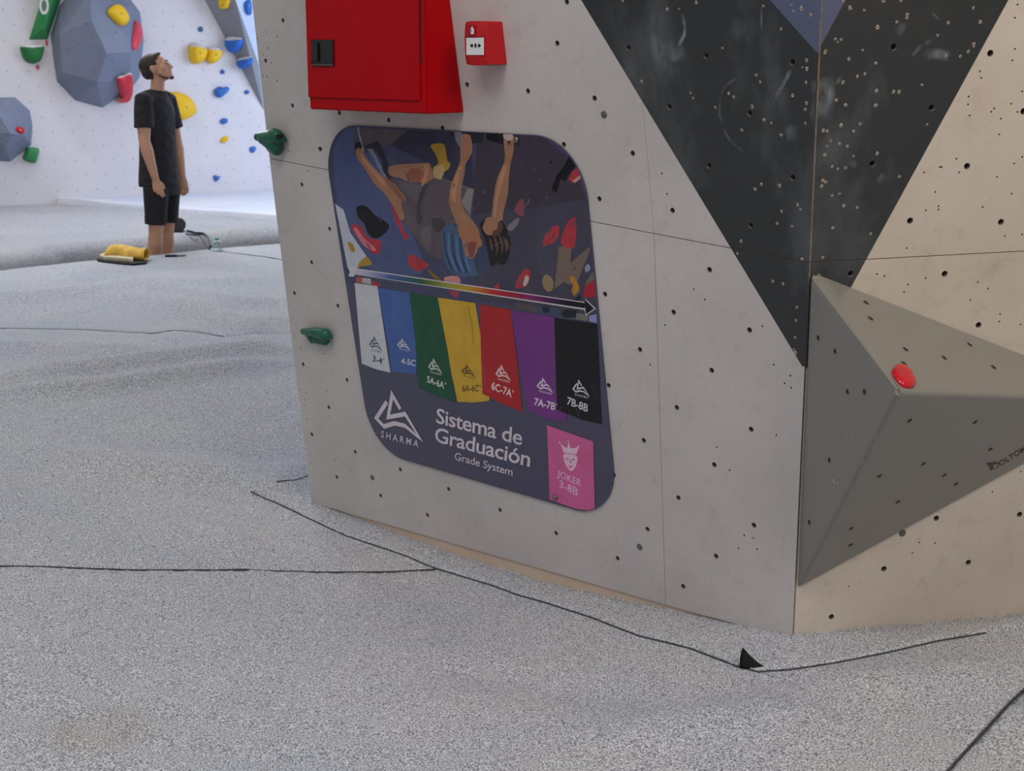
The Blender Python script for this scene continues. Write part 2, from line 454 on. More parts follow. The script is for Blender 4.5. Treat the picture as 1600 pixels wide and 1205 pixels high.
def in_box(p):      # inside the boulder's footprint, never seen
    d = Vector((p.x - P0.x, p.y - P0.y)); return d.dot(WLh) < -.35 and p.x > -.9 and p.y < 8
sheet('carpet_section', A, hz, M['carpet'], mat_near, depth=.06, exclude=in_box)
Bp = [Vector((-6.2, seam1[0].y + .1))] + seam1 + [s1end, Vector((.6, 5.6))] + [Vector((-.1, 4.75)), apron_edge[6] + Vector((.25, .35))] + seam2[::-1] + [Vector((-3.2, seam2[0].y))]
sheet('carpet_section', Bp, hz, M['carpet'], mat_near, depth=.06)
Cp = [Vector((-3.2, seam2[0].y))] + seam2 + [apron_edge[6] + Vector((.25, .35)), Vector((P0.x + .05, P0.y + .3)), Vector((1.9, 4.2)), Vector((seam5[-1].x - .02, seam5[-1].y))] + seam5[::-1] + [Vector((seam5[0].x, .9)), Vector((-3.2, .9))]
sheet('carpet_section', Cp, hz, M['carpet'], mat_near, depth=.06, near_step=.03)
Ep = seam5 + [Vector((5.5, seam5[-1].y)), Vector((5.5, .9)), Vector((seam5[0].x, .9))]
sheet('carpet_section', Ep, hz, M['carpet'], mat_near, depth=.06)
# apron of carpet taped round the boulder foot
ap = apron_edge + [Vector((2.6, 4.5)), Vector((P0.x + .12, P0.y + .22)), Vector((P0.x - .04, P0.y + .2)), Vector((-.45, 4.85)), L_in] + GH([(486, 747), (430, 764)])
sheet('carpet_apron', ap, hz, M['carpet'], mat_near, lift=.009, depth=.02, near_step=.03, gap=0, round_edge=.004)
# dark grey line under the apron edge
def strip(name, pl, wd, lift, material, parent, hf=hz, depth=.012):
    bm = bmesh.new(); pl = resample(pl, .03); prev = None
    for i, p in enumerate(pl):
        t = (pl[min(i + 1, len(pl) - 1)] - pl[max(i - 1, 0)]).normalized(); nn = Vector((-t.y, t.x))
        wv = wd * (.55 + .6 * abs(noise.noise(Vector((p.x * 7, p.y * 7, 1)))))
        row = [bm.verts.new((q.x, q.y, hf(q.x, q.y) + dz)) for q, dz in ((p - nn * wv, lift - depth), (p - nn * wv, lift), (p + nn * wv, lift), (p + nn * wv, lift - depth))]
        if prev:
            for k in range(3): bm.faces.new((prev[k], prev[k + 1], row[k + 1], row[k]))
        prev = row
    return link(name, from_bm(bm), parent, material)
strip('carpet_edge', apron_edge[:7], .0018, .0045, M['seam_grey'], mat_near)
strip('carpet_edge', apron_edge[6:-2], .0026, .0045, M['seam_grey'], mat_near)
strip('seam', seam2, .0026, .0005, M['seam_grey'], mat_near)
strip('seam', GH([(330, 391), (380, 397), (445, 407)]), .008, .002, M['seam_grey'], mat_near)
strip('seam', seam1[:-2], .006, .001, M['seam_grey'], mat_near)
strip('seam', seam5, .0022, .0015, M['seam_grey'], mat_near)
strip('seam', GH([(432, 764), (462, 758), (486, 748)]), .002, .011, M['seam_grey'], mat_near)
# curled corner of the apron
bm = bmesh.new()
qa = gh(1154, 1044); qb = gh(1196, 1050); tip = gh(1163, 1036)
rows = []
for j in range(7):
    t = j / 6
    r = []
    for i in range(7):
        s = i / 6
        lo = gh(1155 + 36 * s, 1046 + 4 * s); up = Vector((0, 0, .042 * (1 - s) ** 1.5 + .004)) * math.sin(t * math.pi / 2)
        r.append(lo + up + Vector((.010 * t * t, .015 * t * t, .004)))
    rows.append([bm.verts.new(p) for p in r])
for j in range(6):
    for i in range(6): bm.faces.new((rows[j][i], rows[j][i + 1], rows[j + 1][i + 1], rows[j + 1][i]))
bmesh.ops.solidify(bm, geom=bm.faces[:], thickness=.005)
o = link('curled_corner', from_bm(bm), mat_near, M['carpet_back'], smooth=True); o['label'] = 'dark curled up corner of the carpet apron'

# fuzz of the carpet where it meets the panels
def fuzz(name, pl, n, hf, material, parent, spread=.012, hmax=.010):
    rnd = random.Random(3); vs = []; fs = []
    seglen = [0]
    for a, b in zip(pl, pl[1:]): seglen.append(seglen[-1] + (b - a).length)
    for _ in range(n):
        q = rnd.uniform(0, seglen[-1])
        for i in range(len(pl) - 1):
            if seglen[i] <= q <= seglen[i + 1]: break
        a, b = pl[i], pl[i + 1]; p = a.lerp(b, (q - seglen[i]) / max(seglen[i + 1] - seglen[i], 1e-6))
        p = p + Vector((rnd.gauss(0, spread), rnd.gauss(0, spread)))
        z = hf(p.x, p.y) + .004; h = rnd.uniform(.3, 1) * hmax; an = rnd.uniform(0, 6.28); l = rnd.uniform(0, .006)
        d = Vector((math.cos(an), math.sin(an), 0)); e = Vector((-d.y, d.x, 0)) * .0012
        B = Vector((p.x, p.y, z)); k = len(vs)
        vs += [B - e, B + e, B + d * l + Vector((0, 0, h))]; fs.append((k, k + 1, k + 2))
    return link(name, mesh_from(vs, fs), parent, material, kind='stuff')
fuzz('carpet_pile', [Vector((WL.hit(*q).x, WL.hit(*q).y)) + WLh * .012 for q in base_px[::-1]], 9000, lambda x, y: hz(x, y), M['carpet'], mat_near)
RH = Vector((NR.x, NR.y)).normalized()
fuzz('carpet_pile', [Vector((P0.x, P0.y)) + RH * .012, Vector((P0.x, P0.y)).lerp(Vector((Pr.x, Pr.y)), 1.15) + RH * .012], 5000, lambda x, y: hz(x, y), M['carpet'], mat_near)

# far mats
ff = [g2(0, 398) - e_dir * 4, g2(0, 398), g2(91, 384), g2(160, 377), g2(255, 371), g2(340, 366), g2(431, 360), g2(431, 360) + e_dir * 4.5]
wall_l = WF.pt(-6, 0); wall_r = WF.pt(8, 0)
far_mat = empty('crash_mat', (-4, 12.5, FZ), 'grey carpeted crash mat beyond the gap where the man stands', 'mat')
split = [g2(110, 319) + (g2(110, 319) - g2(431, 345)) * .35, g2(110, 319), g2(270, 333), g2(431, 345), g2(431, 345) + (g2(431, 345) - g2(110, 319)) * 1.2]
folds2 = []
for px, wd, ht in (([(-60, 352), (100, 350), (230, 354)], .2, .03), ([(-40, 335), (90, 340), (220, 338)], .22, .02), ([(-40, 372), (90, 366), (230, 362)], .18, .018), ([(300, 352), (360, 358), (431, 352)], .15, .03), ([(60, 326), (160, 327), (300, 340)], .15, .02)):
    folds2.append(([g2(*p) for p in px], wd, ht))
ffr = [Vector((p.x, p.y)) for p in ff]
def hz2(x, y):
    p = Vector((x, y)); z = 0
    for pl, wd, ht in folds2:
        d, t = seg_dist(p, pl)
        if d < wd * 2.5: z += ht * math.exp(-(d / wd) ** 2)
    d, t = seg_dist(p, ffr)
    R = .16
    if d < R: z -= R - math.sqrt(max(0, R * R - (R - d) ** 2))
    return z + .012 * noise.noise(Vector((x * 1.2, y * 1.2, 7)))
FA = ff + split[::-1] + [Vector((wall_l.x, wall_l.y)) + Vector((.3, -.6))]
sheet('carpet_section', FA, hz2, M['carpet_far'], far_mat, near_step=.08, far_step=.08, depth=.16, round_edge=.02)
FBp = split + [Vector((wall_r.x, wall_r.y)) + Vector((.2, .1)), Vector((wall_l.x, wall_l.y)) + Vector((0, .1))]
def hz3(x, y): return .02 + .02 * noise.noise(Vector((x * 1.0, y * 1.6, 2))) + .03 * (1 - min(1, seg_dist(Vector((x, y)), split)[0] / .4))
sheet('carpet_section', FBp, hz3, M['carpet_daylit'], far_mat, near_step=.1, far_step=.1, depth=.16, round_edge=.02)
ffi = inset(ff + [Vector((wall_r.x, wall_r.y)), Vector((wall_l.x, wall_l.y))], .05)
slab('foam_core', ffi, FZ, -.17, M['foam'], far_mat)

# ------------------------------------------------------------------ panels with drilled holes
def panel(name, pl, outline, parts, holes, mats_, parent, thick=.018, edge_mat=None, side_tree=None):
    """outline: list of uv; parts: [(polygon uv, material index)] later wins; holes: [(uv, r)]"""
    pts = [Vector(p) for p in outline]; nb = len(pts); edges = [(i, (i + 1) % nb) for i in range(nb)]
    for poly, mi in parts:
        k = len(pts); pts += [Vector(p) for p in poly]; edges += [(k + i, k + (i + 1) % len(poly)) for i in range(len(poly))]
    hs = []
    for c, r in holes:
        if not inside(c, outline): continue
        ang = min((c - Vector(o)).length for o in outline)
        k = len(pts); nn = 12
        ring = [c + Vector((math.cos(2 * math.pi * i / nn), math.sin(2 * math.pi * i / nn))) * r for i in range(nn)]
        if not all(inside(p, outline) for p in ring): continue
        pts += ring; edges += [(k + i, k + (i + 1) % nn) for i in range(nn)]; hs.append((c, r))
    vs, es, fs, *_ = delaunay_2d_cdt(pts, edges, [], 0, 1e-7, False)
    bm = bmesh.new(); bv = [bm.verts.new(pl.pt(v.x, v.y)) for v in vs]
    for f in fs:
        c = sum((vs[i] for i in f), Vector((0, 0))) / len(f)
        if not inside(c, outline): continue
        if any((c - h).length < r * .96 for h, r in hs): continue
        try: face = bm.faces.new([bv[i] for i in f])
        except ValueError: continue
        for poly, mi in parts:
            if inside(c, poly): face.material_index = mi
    for v in [v for v in bm.verts if not v.link_faces]: bm.verts.remove(v)
    bmesh.ops.recalc_face_normals(bm, faces=bm.faces[:])
    if sum(f.normal.dot(pl.n) for f in bm.faces) < 0: bmesh.ops.reverse_faces(bm, faces=bm.faces[:])
    be = [e for e in bm.edges if e.is_boundary]
    r = bmesh.ops.extrude_edge_only(bm, edges=be)
    nv = [g for g in r['geom'] if isinstance(g, bmesh.types.BMVert)]
    for v in nv: v.co -= pl.n * thick
    for g in r['geom']:
        if isinstance(g, bmesh.types.BMFace):
            cc_ = g.calc_center_median() - pl.P; cc_ = Vector((cc_.dot(pl.u), cc_.dot(pl.v)))
            near = any((cc_ - h).length < r2 * 1.1 for h, r2 in hs)
            g.material_index = len(mats_) - 2 if not near else len(mats_)
    # hole bottoms
    for c, r_ in hs:
        ring = [bm.verts.new(pl.pt(c.x + math.cos(2 * math.pi * i / 12) * r_ * 1.05, c.y + math.sin(2 * math.pi * i / 12) * r_ * 1.05, -thick * .8)) for i in range(12)]
        f = bm.faces.new(ring); f.material_index = len(mats_) - 1
    me = bpy.data.meshes.new('m'); bm.to_mesh(me); bm.free()
    return link(name, me, parent, mats_ + [M['hole_wall']])
def lerp2(a, b, t): return (a[0] + (b[0] - a[0]) * t, a[1] + (b[1] - a[1]) * t)
def ext(a, b, t): return lerp2(a, b, t)

# --- left face
wall_left = empty('wall_left', P0, kind='structure')
uvL = lambda x, y: WL.uv(x, y)
cornerL = lambda y: 1283 - 45 * y / 997.0
top = -420
TLc = uvL(*ext((487, 790), (390, 0), (790 - top) / 790.0)); TRc = uvL(cornerL(top), top)
seamL = uvL(421, 247.5); seamM = uvL(1022, 365); seamR = uvL(cornerL(411), 411)
BLc = uvL(487, 785.5); BRc = uvL(1238, 999.5); botM = uvL(1040, 945)
topM = seamM + (seamM - botM) * 1.6
upM = Vector((seamM.x - .02, TLc.y)); topv = min(TLc.y, TRc.y)
g = .0009
dv = Vector((0, 1)); du = Vector((1, 0))
blackL = [uvL(*ext((1253, 572), (908, 0), 1.75)), uvL(908, 0), uvL(1253, 572), uvL(1253, 572) + Vector((.3, -.05)), TRc + Vector((.4, .4))]
blueL = [uvL(*ext((1276, 82), (1203, 0), 6)), uvL(1276, 82), uvL(1276, 82) + Vector((.3, 0)), TRc + Vector((.5, .5))]
bigL = [(870.7,67.7),(825,142.4),(929,153.7),(881,226),(988.6,239.7),(936.5,311),(1050.7,329),(981.6,74.7),(1102.8,87),(1045.7,167),(1171,177),(1237.6,97.3),(1107.4,259),(1238,277.6),(1172.5,352.3),(885.7,3),
 (1108.6,421.6),(945.4,460),(1052.5,488),(1171,516),(1000,546.5),(1112,579),(951,602.5),(1057.5,637),(1173.5,671),(1006,688.5),(1116,726.5),(959,742),(1060,778),(1178,821),(1011.6,827),(869,833.5),(965,872.7),(1118.8,869.3),(1067.5,916.5),
 (607.4,187.5),(530.4,176),(691.4,200),(501,233),(457,165),(442,32),(415,95),(499.6,233),(471.6,288.5),(515,357.7),(528,478),(460,458),(487,410),(473.7,569.5),(542.3,594),(513.8,636.7),(487.3,679),(555,706.4),(526.4,745.7),(625.5,733.7),(594.8,774.5),(701,764.4),(668,805),(781.3,797.3),(729.8,132.3)]
bigL = [(uvL(*p), .0072) for p in dict.fromkeys(bigL)]
smallL = [(411,118),(417,120),(433,126),(433,57),(451,236),(486,261),(482,267),(1084,452),(1101,468),(1039,508),(1191,510),(1016,570),(1209,570),(1235,587),(1226,599),(1236,606),(1120,699),(1140,735),(1213,680),(1034,271),(1042,303),(1163,837),(1177,841),(1154,857),(1183,858),(469,610),(475,633),(480,655),(510,612),(513,650),(486,724),(524,718),(478,615),(476,625),(472,547),(469,543),(505,553),(411,85),(402,60),(419,75),(424,98),(406,96),(416,50)]
smallL = [(uvL(*p), .0026) for p in smallL]
allL = bigL + smallL
matsL = [M['white_paint'], M['black_paint'], M['blue_paint'], M['raw_wood'], M['hole']]
TM = Vector((seamM.x + (TRc.x - TRc.x), topv)); TM = Vector((seamM.x - .01, topv))
panel('plywood_panel', WL, [Vector((TLc.x, topv)), TM + Vector((-g * .4, 0)), seamM + dv * g + Vector((-g * .4, 0)), seamL + dv * g], [(blackL, 1)], allL, matsL, wall_left)
panel('plywood_panel', WL, [TM + Vector((g * .4, 0)), Vector((TRc.x, topv)), seamR + dv * g, seamM + dv * g + Vector((g * .4, 0))], [(blackL, 1), (blueL, 2)], allL, matsL, wall_left)
panel('plywood_panel', WL, [seamL - dv * g, seamM - dv * g - du * g * .6, botM - du * g * .6, BLc], [], allL, matsL, wall_left)
panel('plywood_panel', WL, [seamM - dv * g + du * g * .6, seamR - dv * g, BRc, botM + du * g * .6], [(blackL, 1)], allL, matsL, wall_left)
# raw wood base strip behind panel feet
Wpl = Plane(P0 - NL * .006, NL, UL)
vs = [Wpl.pt(BLc.x + .01, BLc.y + .03), Wpl.pt(BRc.x - .005, BRc.y + .03), Wpl.pt(BRc.x - .005, -.3), Wpl.pt(BLc.x + .01, -.32)]
bm = bmesh.new(); f = bm.faces.new([bm.verts.new(v) for v in vs]); r = bmesh.ops.extrude_face_region(bm, geom=[f])
for v in [q for q in r['geom'] if isinstance(q, bmesh.types.BMVert)]: v.co -= NL * .03
link('plinth', from_bm(bm), wall_left, M['plinth_wood'])
# faint seam backing so the joints read dark
backL = [WL.pt(TLc.x + .01, topv, -.017), WL.pt(TRc.x - .01, topv, -.017), WL.pt(BRc.x - .01, BRc.y + .01, -.017), WL.pt(BLc.x + .01, BLc.y + .01, -.017)]
link('dark_backing', mesh_from(backL + [p - NL * .02 for p in backL], [(0, 1, 2, 3), (7, 6, 5, 4), (0, 4, 5, 1), (1, 5, 6, 2), (2, 6, 7, 3), (3, 7, 4, 0)]), wall_left, M['hole'])

# --- right face
wall_right = empty('wall_right', Pr, kind='structure')
uvR = lambda x, y: WR.uv(x, y)
rt = uvR(cornerL(top), top); ru = 3.1; rtop = rt.y
cb = uvR(1239, 1000)
blackR = [uvR(1575.6, 0) + (uvR(1575.6, 0) - uvR(1345.6, 420)) * 1.6, uvR(1345.6, 420), uvR(1345.6, 420) + (uvR(1345.6, 420) - uvR(1575.6, 0)) * .5, Vector((-1, -.3)), Vector((-1, rtop + .5))]
blueR = [uvR(1321, 0) + (uvR(1321, 0) - uvR(1276, 84)) * 6, uvR(1276, 84), Vector((-1, uvR(1276, 84).y)), Vector((-1, rtop + .9))]
bigR = [(1397,73.5),(1456,168.4),(1363.7,256),(1547.4,83.3),(1511,259.7),(1599,174),(1422,345),(1564,347),(1329.5,428),(1476,428),(1529,508),(1463,810),(1593,804),(1381,889),(1513,879),(1299,964)]
smallR = [(1164,220),(1153,271),(1007,320),(1014,350),(957,433),(954,468),(961,518),(1072,487),(1058,501),(1101,532),(1148,465),(1094,603),(902,712),(914,773),(835,749),(828,750),(757,773),(1161,733),(1084,793),(807,861),(822,925),(822,940),(765,943),(1020,928),(1150,868),(679,1113),(1119,1058),(1197,410),(1176,502),(1164,80),(1176,20),(1197,704),(1197,1052)]
smallR = [(1180 + x / 2.869, y / 2.869) for x, y in smallR] + [(1200 + x / 2.008, 400 + y / 2.008) for x, y in ((342,57),(365,63),(439,90),(427,114),(495,70),(658,82),(691,102),(635,138),(728,182),(726,206),(793,215),(474,899),(524,901),(453,932),(253,1037),(704,740),(793,677))]
allR = [(uvR(*p), .0076) for p in bigR] + [(uvR(*p), .0023) for p in smallR]
rows_extra = []
for i in range(12):
    for j in range(7):
        rows_extra.append((Vector((.81 + j * .23 + (i % 2) * .115, .05 + i * .134)), .0076))
seamRv = lambda u: uvR(1262, 410).y + (u) * .02
outR_top = [Vector((uvR(1262, 408).x, seamRv(0) + g)), Vector((rt.x, rtop)), Vector((ru, rtop)), Vector((ru, seamRv(ru) + g))]
outR_bot = [Vector((cb.x, cb.y)), Vector((uvR(1262, 408).x, seamRv(0) - g)), Vector((ru, seamRv(ru) - g)), Vector((ru, -.12)), Vector((cb.x + .02, -.02))]
matsR = [M['warmlit_paint'], M['black_paint'], M['blue_paint'], M['raw_wood'], M['hole']]
panel('plywood_panel', WR, outR_top, [(blackR, 1), (blueR, 2)], allR + rows_extra, matsR, wall_right)
panel('plywood_panel', WR, outR_bot, [(blackR, 1)], allR + rows_extra, matsR, wall_right)
# skirt into the mat on the right, hidden sides, back and top of the boulder
def quad(name, vs, m, parent):
    n = (vs[1] - vs[0]).cross(vs[2] - vs[0]).normalized() * .018
    a = list(vs) + [v - n for v in vs]
    return link(name, mesh_from(a, [(0, 1, 2, 3), (7, 6, 5, 4), (0, 4, 5, 1), (1, 5, 6, 2), (2, 6, 7, 3), (3, 7, 4, 0)]), parent, m)
pL0 = WL.pt(BLc.x + .004, BLc.y, -.019); pL1 = WL.pt(TLc.x + .004, topv, -.019)
pR0 = WR.pt(ru, -.1, -.019); pR1 = WR.pt(ru, rtop, -.019)
bk = Vector((.5, 3.0, 0)); bk2 = Vector((-.8, 3.0, 0))
wside = empty('wall_back_left', pL0, kind='structure')
quad('plywood_panel', [pL0 + Vector((0, 0, -.1)), pL1, pL1 + bk, pL0 + bk + Vector((0, 0, -.1))], M['white_paint'], wside)
wtop = empty('wall_back_right', pR0, kind='structure')
quad('plywood_panel', [pR0 + bk2, pR1 + bk2, pR1, pR0], M['warmlit_paint'], wtop)
quad('plywood_panel', [pL0 + bk, pL1 + bk, pR1 + bk2, pR0 + bk2], M['white_paint'], wtop)
# --- screw scars: chipped wood rings round old screw holes
def scars(name, pl, pts, parent, rnd):
    bm = bmesh.new()
    for (u, v) in pts:
        r = rnd.uniform(.0028, .0042); c = (u, v); nn = 9; a0 = rnd.uniform(0, 6.28)
        ecc = rnd.uniform(.7, 1.3)
        o_, i_ = [], []
        for k in range(nn):
            t = 2 * math.pi * k / nn + a0; rr = r * rnd.uniform(.8, 1.2)
            o_.append(bm.verts.new(pl.pt(u + math.cos(t) * rr, v + math.sin(t) * rr * ecc, .0002)))
            i_.append(bm.verts.new(pl.pt(u + math.cos(t) * r * .45, v + math.sin(t) * r * .45, .0006)))
        for k in range(nn):
            f = bm.faces.new((o_[k], o_[(k + 1) % nn], i_[(k + 1) % nn], i_[k])); f.material_index = 0
        j = [bm.verts.new(q.co - pl.n * .0003) for q in i_]
        f = bm.faces.new(j); f.material_index = 1
    return link(name, from_bm(bm, False), parent, [M['chip_wood'], M['hole']], kind='stuff')
s6 = lambda L: [(1180 + x / 2.869, y / 2.869) for x, y in L]
s5 = lambda L: [(800 + x / 3.012, y / 3.012) for x, y in L]
scR = s6([(161,22),(208,38),(172,50),(248,68),(427,40),(425,32),(636,98),(548,122),(682,65),(680,80),(865,102),(1009,98),(818,158),(980,207),(980,196),(920,252),(955,232),(856,248),(316,226),(312,236),(359,175),(370,188),(384,178),(482,225),(419,264),(541,283),(491,331),(458,343),(394,370),(544,407),(620,412),(645,412),(748,380),(364,448),(406,471),(540,472),(385,562),(470,556),(442,588),(770,558),(305,585),(322,588),(338,632),(322,655),(378,644),(413,656),(313,693),(440,700),(547,688),(344,747),(371,757),(405,752),(645,792),(302,810),(316,815),(298,835),(344,877),(378,869),(397,922),(457,930),(347,1022),(518,1048),(303,1155),(575,3),(655,3),(395,5),(488,46),(978,35)])
scR = [uvR(*p) for p in scR if p[0] > cornerL(p[1]) + 3]
scL = s6([(116,130),(230,270),(211,302),(232,308),(4,336),(22,367),(228,370),(168,428),(230,462),(225,492),(225,553),(41,537),(72,551),(117,605),(28,826),(109,832),(2,850),(190,918),(203,939),(119,948),(98,1001),(165,1015),(209,1161),(161,22),(208,38),(172,50),(248,68)]) \
    + s5([(1183,28),(1130,503),(1187,565),(1081,612),(840,436),(852,462),(957,506),(1020,440),(1043,456),(786,42),(730,42),(1174,867),(1143,890),(1079,1135),(610,383),(990,225),(867,12),(520,3)]) \
    + [(930 + x / 2.738, 380 + y / 2.738) for x, y in ((760,163),(803,174),(863,275),(858,330),(855,403),(851,455),(857,470),(886,68),(608,45))]
scL = [uvL(*p) for p in scL if p[0] < cornerL(p[1]) - 3]
scars('screw_hole', WL, scL, wall_left, random.Random(1))
scars('screw_hole', WR, scR, wall_right, random.Random(2))
# washered bolts
def bolt(pl, x, y, r, parent, name='bolt', m='dull_steel', off=0.0):
    c = pl.hit(x, y, off); bm = bmesh.new()
    cyl_bm(bm, c, c + pl.n * .002, r, r * .92, 20); cyl_bm(bm, c + pl.n * .002, c + pl.n * .004, r * .5, r * .42, 12)
    return link(name, from_bm(bm), parent, M[m])
for x, y in ((944, 179), (582, 746), (999.5, 854.6)): bolt(WL, x, y, .0095, wall_left)
bolt(WR, 1410, 833, .0095, wall_right)
# chalk smears, thin powder with ragged edges
cm = bpy.data.materials.new('chalk_smear'); cm.use_nodes = True; nt = cm.node_tree; b_ = nt.nodes['Principled BSDF']
b_.inputs['Base Color'].default_value = rgb(150, 156, 162); b_.inputs['Roughness'].default_value = .95
vc = nt.nodes.new('ShaderNodeVertexColor'); vc.layer_name = 'Col'
nz = ramp(nt, tnoise(nt, 16, 6, rough=.65, stretch=((.3, .2, .5), (1, 1, .45))), .38, .72)
mm = nt.nodes.new('ShaderNodeMath'); mm.operation = 'MULTIPLY'; nt.links.new(vc.outputs[0], mm.inputs[0]); nt.links.new(nz, mm.inputs[1])
nt.links.new(mm.outputs[0], b_.inputs['Alpha'])
def set_col(me, cols):
    ca = me.color_attributes.new('Col', 'FLOAT_COLOR', 'POINT')
    for i, c in enumerate(cols): ca.data[i].color = c
def smear(pl, pts, wd, amt, parent):
    q = catmull([Vector((*pl.uv(*p, .0003),)) for p in pts], 8, False); vs = []; cols = []; fs = []
    N = len(q)
    for i, p in enumerate(q):
        t = (q[min(i + 1, N - 1)] - q[max(0, i - 1)]).normalized(); nn = Vector((-t.y, t.x)); e = math.sin(math.pi * (i + .02) / (N - 1 + .04))
        for k, a in ((-1, 0), (-.4, 1), (.4, 1), (1, 0)):
            z = p + nn * k * wd; vs.append(pl.pt(z.x, z.y, .0004)); v = a * e * amt; cols.append((v, v, v, 1))
        if i:
            for k in range(3): fs.append((4 * i - 4 + k, 4 * i - 3 + k, 4 * i + 1 + k, 4 * i + k))
    me = mesh_from(vs, fs); set_col(me, cols)
    return link('chalk_smear', me, parent, cm, kind='stuff')
for pts, wd, a in (([(1028, 5), (1027, 50), (1032, 90), (1045, 130)], .028, .8), ([(1066, 20), (1070, 50), (1058, 75)], .006, 1.2), ([(1044, 60), (1050, 85), (1072, 80)], .02, .6), ([(1236, 108), (1222, 135), (1206, 160)], .006, 1.3),
                   ([(1158, 118), (1130, 140), (1125, 180), (1138, 215), (1165, 240)], .005, .8), ([(1232, 195), (1240, 220)], .02, .35), ([(1205, 100), (1215, 150), (1200, 180)], .03, .3), ([(1190, 10), (1190, 50)], .003, .8), ([(1180, 60), (1140, 40)], .03, .25)):
    smear(WL, pts, wd, a, wall_left)
for pts, wd, a in (([(1284, 120), (1287, 150), (1282, 190)], .03, 1.1), ([(1425, 88), (1440, 72), (1458, 62)], .006, 1.2), ([(1440, 85), (1465, 84), (1484, 90)], .014, .7), ([(1306, 132), (1316, 118)], .006, .7), ([(1455, 18), (1468, 32)], .004, .5), ([(1400, 55), (1408, 45), (1412, 35)], .012, .4), ([(1330, 262), (1336, 250)], .012, .7), ([(1370, 285), (1382, 272)], .01, .4), ([(1300, 200), (1290, 260)], .03, .35)):
    smear(WR, pts, wd, a, wall_right)

# ------------------------------------------------------------------ big grey pyramid volume on the right face
vol = empty('climbing_volume', WR.hit(1450, 700), 'large grey pyramid shaped wooden volume bolted to the right face', 'volume')
vA = WR.hit(1272, 428, .0); vD = WR.hit(1247, 915, .0); vC = WR.hit(1779, 625, .0)
APH = .40
vB = WR.hit(1404, 613, APH)
vA2 = WR.hit(1287, 433, .012)
bm = bmesh.new()
ins = lambda p: p
pts3 = [vA, vD, vC, vB, vA2, WR.hit(1249, 917, .012), WR.hit(1776, 627, .012), WR.hit(1268, 436, .01)]
pts3 += [p - WR.n * .0 for p in (vA, vD, vC)]
bvs = [bm.verts.new(p) for p in pts3]
bmesh.ops.remove_doubles(bm, verts=bm.verts[:], dist=.0005)
r = bmesh.ops.convex_hull(bm, input=bm.verts[:])
bmesh.ops.delete(bm, geom=[v for v in bm.verts if not v.link_faces], context='VERTS')
bmesh.ops.dissolve_limit(bm, angle_limit=math.radians(1), verts=bm.verts[:], edges=bm.edges[:])
bmesh.ops.recalc_face_normals(bm, faces=bm.faces[:])
sharp = [e for e in bm.edges if len(e.link_faces) == 2 and e.calc_face_angle(0) > .3 and any((v.co - vB).length < .01 for v in e.verts)]
bmesh.ops.bevel(bm, geom=sharp, offset=.011, segments=3, affect='EDGES', profile=.5)
link('volume_body', from_bm(bm), vol, M['grey_paint'])
def tri_plane(a, b, c):
    n = (b - a).cross(c - a).normalized()
    if n.dot(CAM - a) < 0: n = -n
    return Plane(a, n)
vD2, vC2, vA3 = WR.hit(1249, 917, .012), WR.hit(1776, 627, .012), WR.hit(1268, 436, .01)
FT = tri_plane(vA2, vC2, vB); FLf = tri_plane(vA3, vD2, vB); FBt = tri_plane(vD2, vC2, vB)
s7 = lambda x, y: (1200 + x / 2.008, 400 + y / 2.008)
def nut(pl, px, r, parent, bm):
    c = pl.hit(*px, .0006)
    ring = [bm.verts.new(c + (pl.u * math.cos(t) + pl.v * math.sin(t)) * r) for t in [2 * math.pi * k / 12 for k in range(12)]]
    in_ = [bm.verts.new(c - pl.n * .0 + (pl.u * math.cos(t) + pl.v * math.sin(t)) * r * .8 + pl.n * .0002) for t in [2 * math.pi * k / 12 for k in range(12)]]
    for k in range(12): bm.faces.new((ring[k], ring[(k + 1) % 12], in_[(k + 1) % 12], in_[k])).material_index = 0
    lo = [bm.verts.new(v.co - pl.n * .0004) for v in in_]
    bm.faces.new(lo).material_index = 1
for pl, L in ((FT, [(308,146),(322,196),(432,293),(427,337),(553,319),(633,278),(708,349)]), (FLf, [(157,257),(210,299),(249,426),(302,426),(192,641),(129,836)]), (FBt, [(445,517),(650,522),(698,607),(488,653),(554,688),(590,716),(350,691),(408,772),(261,856),(260,907)])):
    bm = bmesh.new()
    for q in L: nut(pl, s7(*q), .0085 if pl is FT else .0075, vol, bm)
    link('bolt_holes', from_bm(bm, False), vol, [M['raw_wood'], M['hole']], kind='stuff')
# chips of bare wood on the volume
bm = bmesh.new(); rnd = random.Random(5)
for pl, L in ((FLf, [(145,175,5),(268,575,6),(247,550,5),(210,703,9),(155,532,2.5),(325,425,4),(143,985,3),(143,955,3),(180,322,3)]), (FBt, [(338,572,6),(300,640,5),(430,487,4),(460,487,3),(386,558,3),(328,595,4),(293,655,4)]), (FT, [(505,240,3),(395,235,2.5),(475,361,3),(620,405,3.5),(150,70,4)])):
    for x, y, s in L:
        for k in range(3):
            cx, cy = x + rnd.uniform(-1, 1) * s, y + rnd.uniform(-1, 1) * s * 1.3; nn = 7
            ps = [bm.verts.new(pl.hit(*s7(cx + math.cos(6.283 * i / nn) * s * rnd.uniform(.25, .6), cy + math.sin(6.283 * i / nn) * s * rnd.uniform(.25, .7)), .0006)) for i in range(nn)]
            bm.faces.new(ps)
link('wood_chips', from_bm(bm, False), vol, M['chip_wood'], kind='stuff')

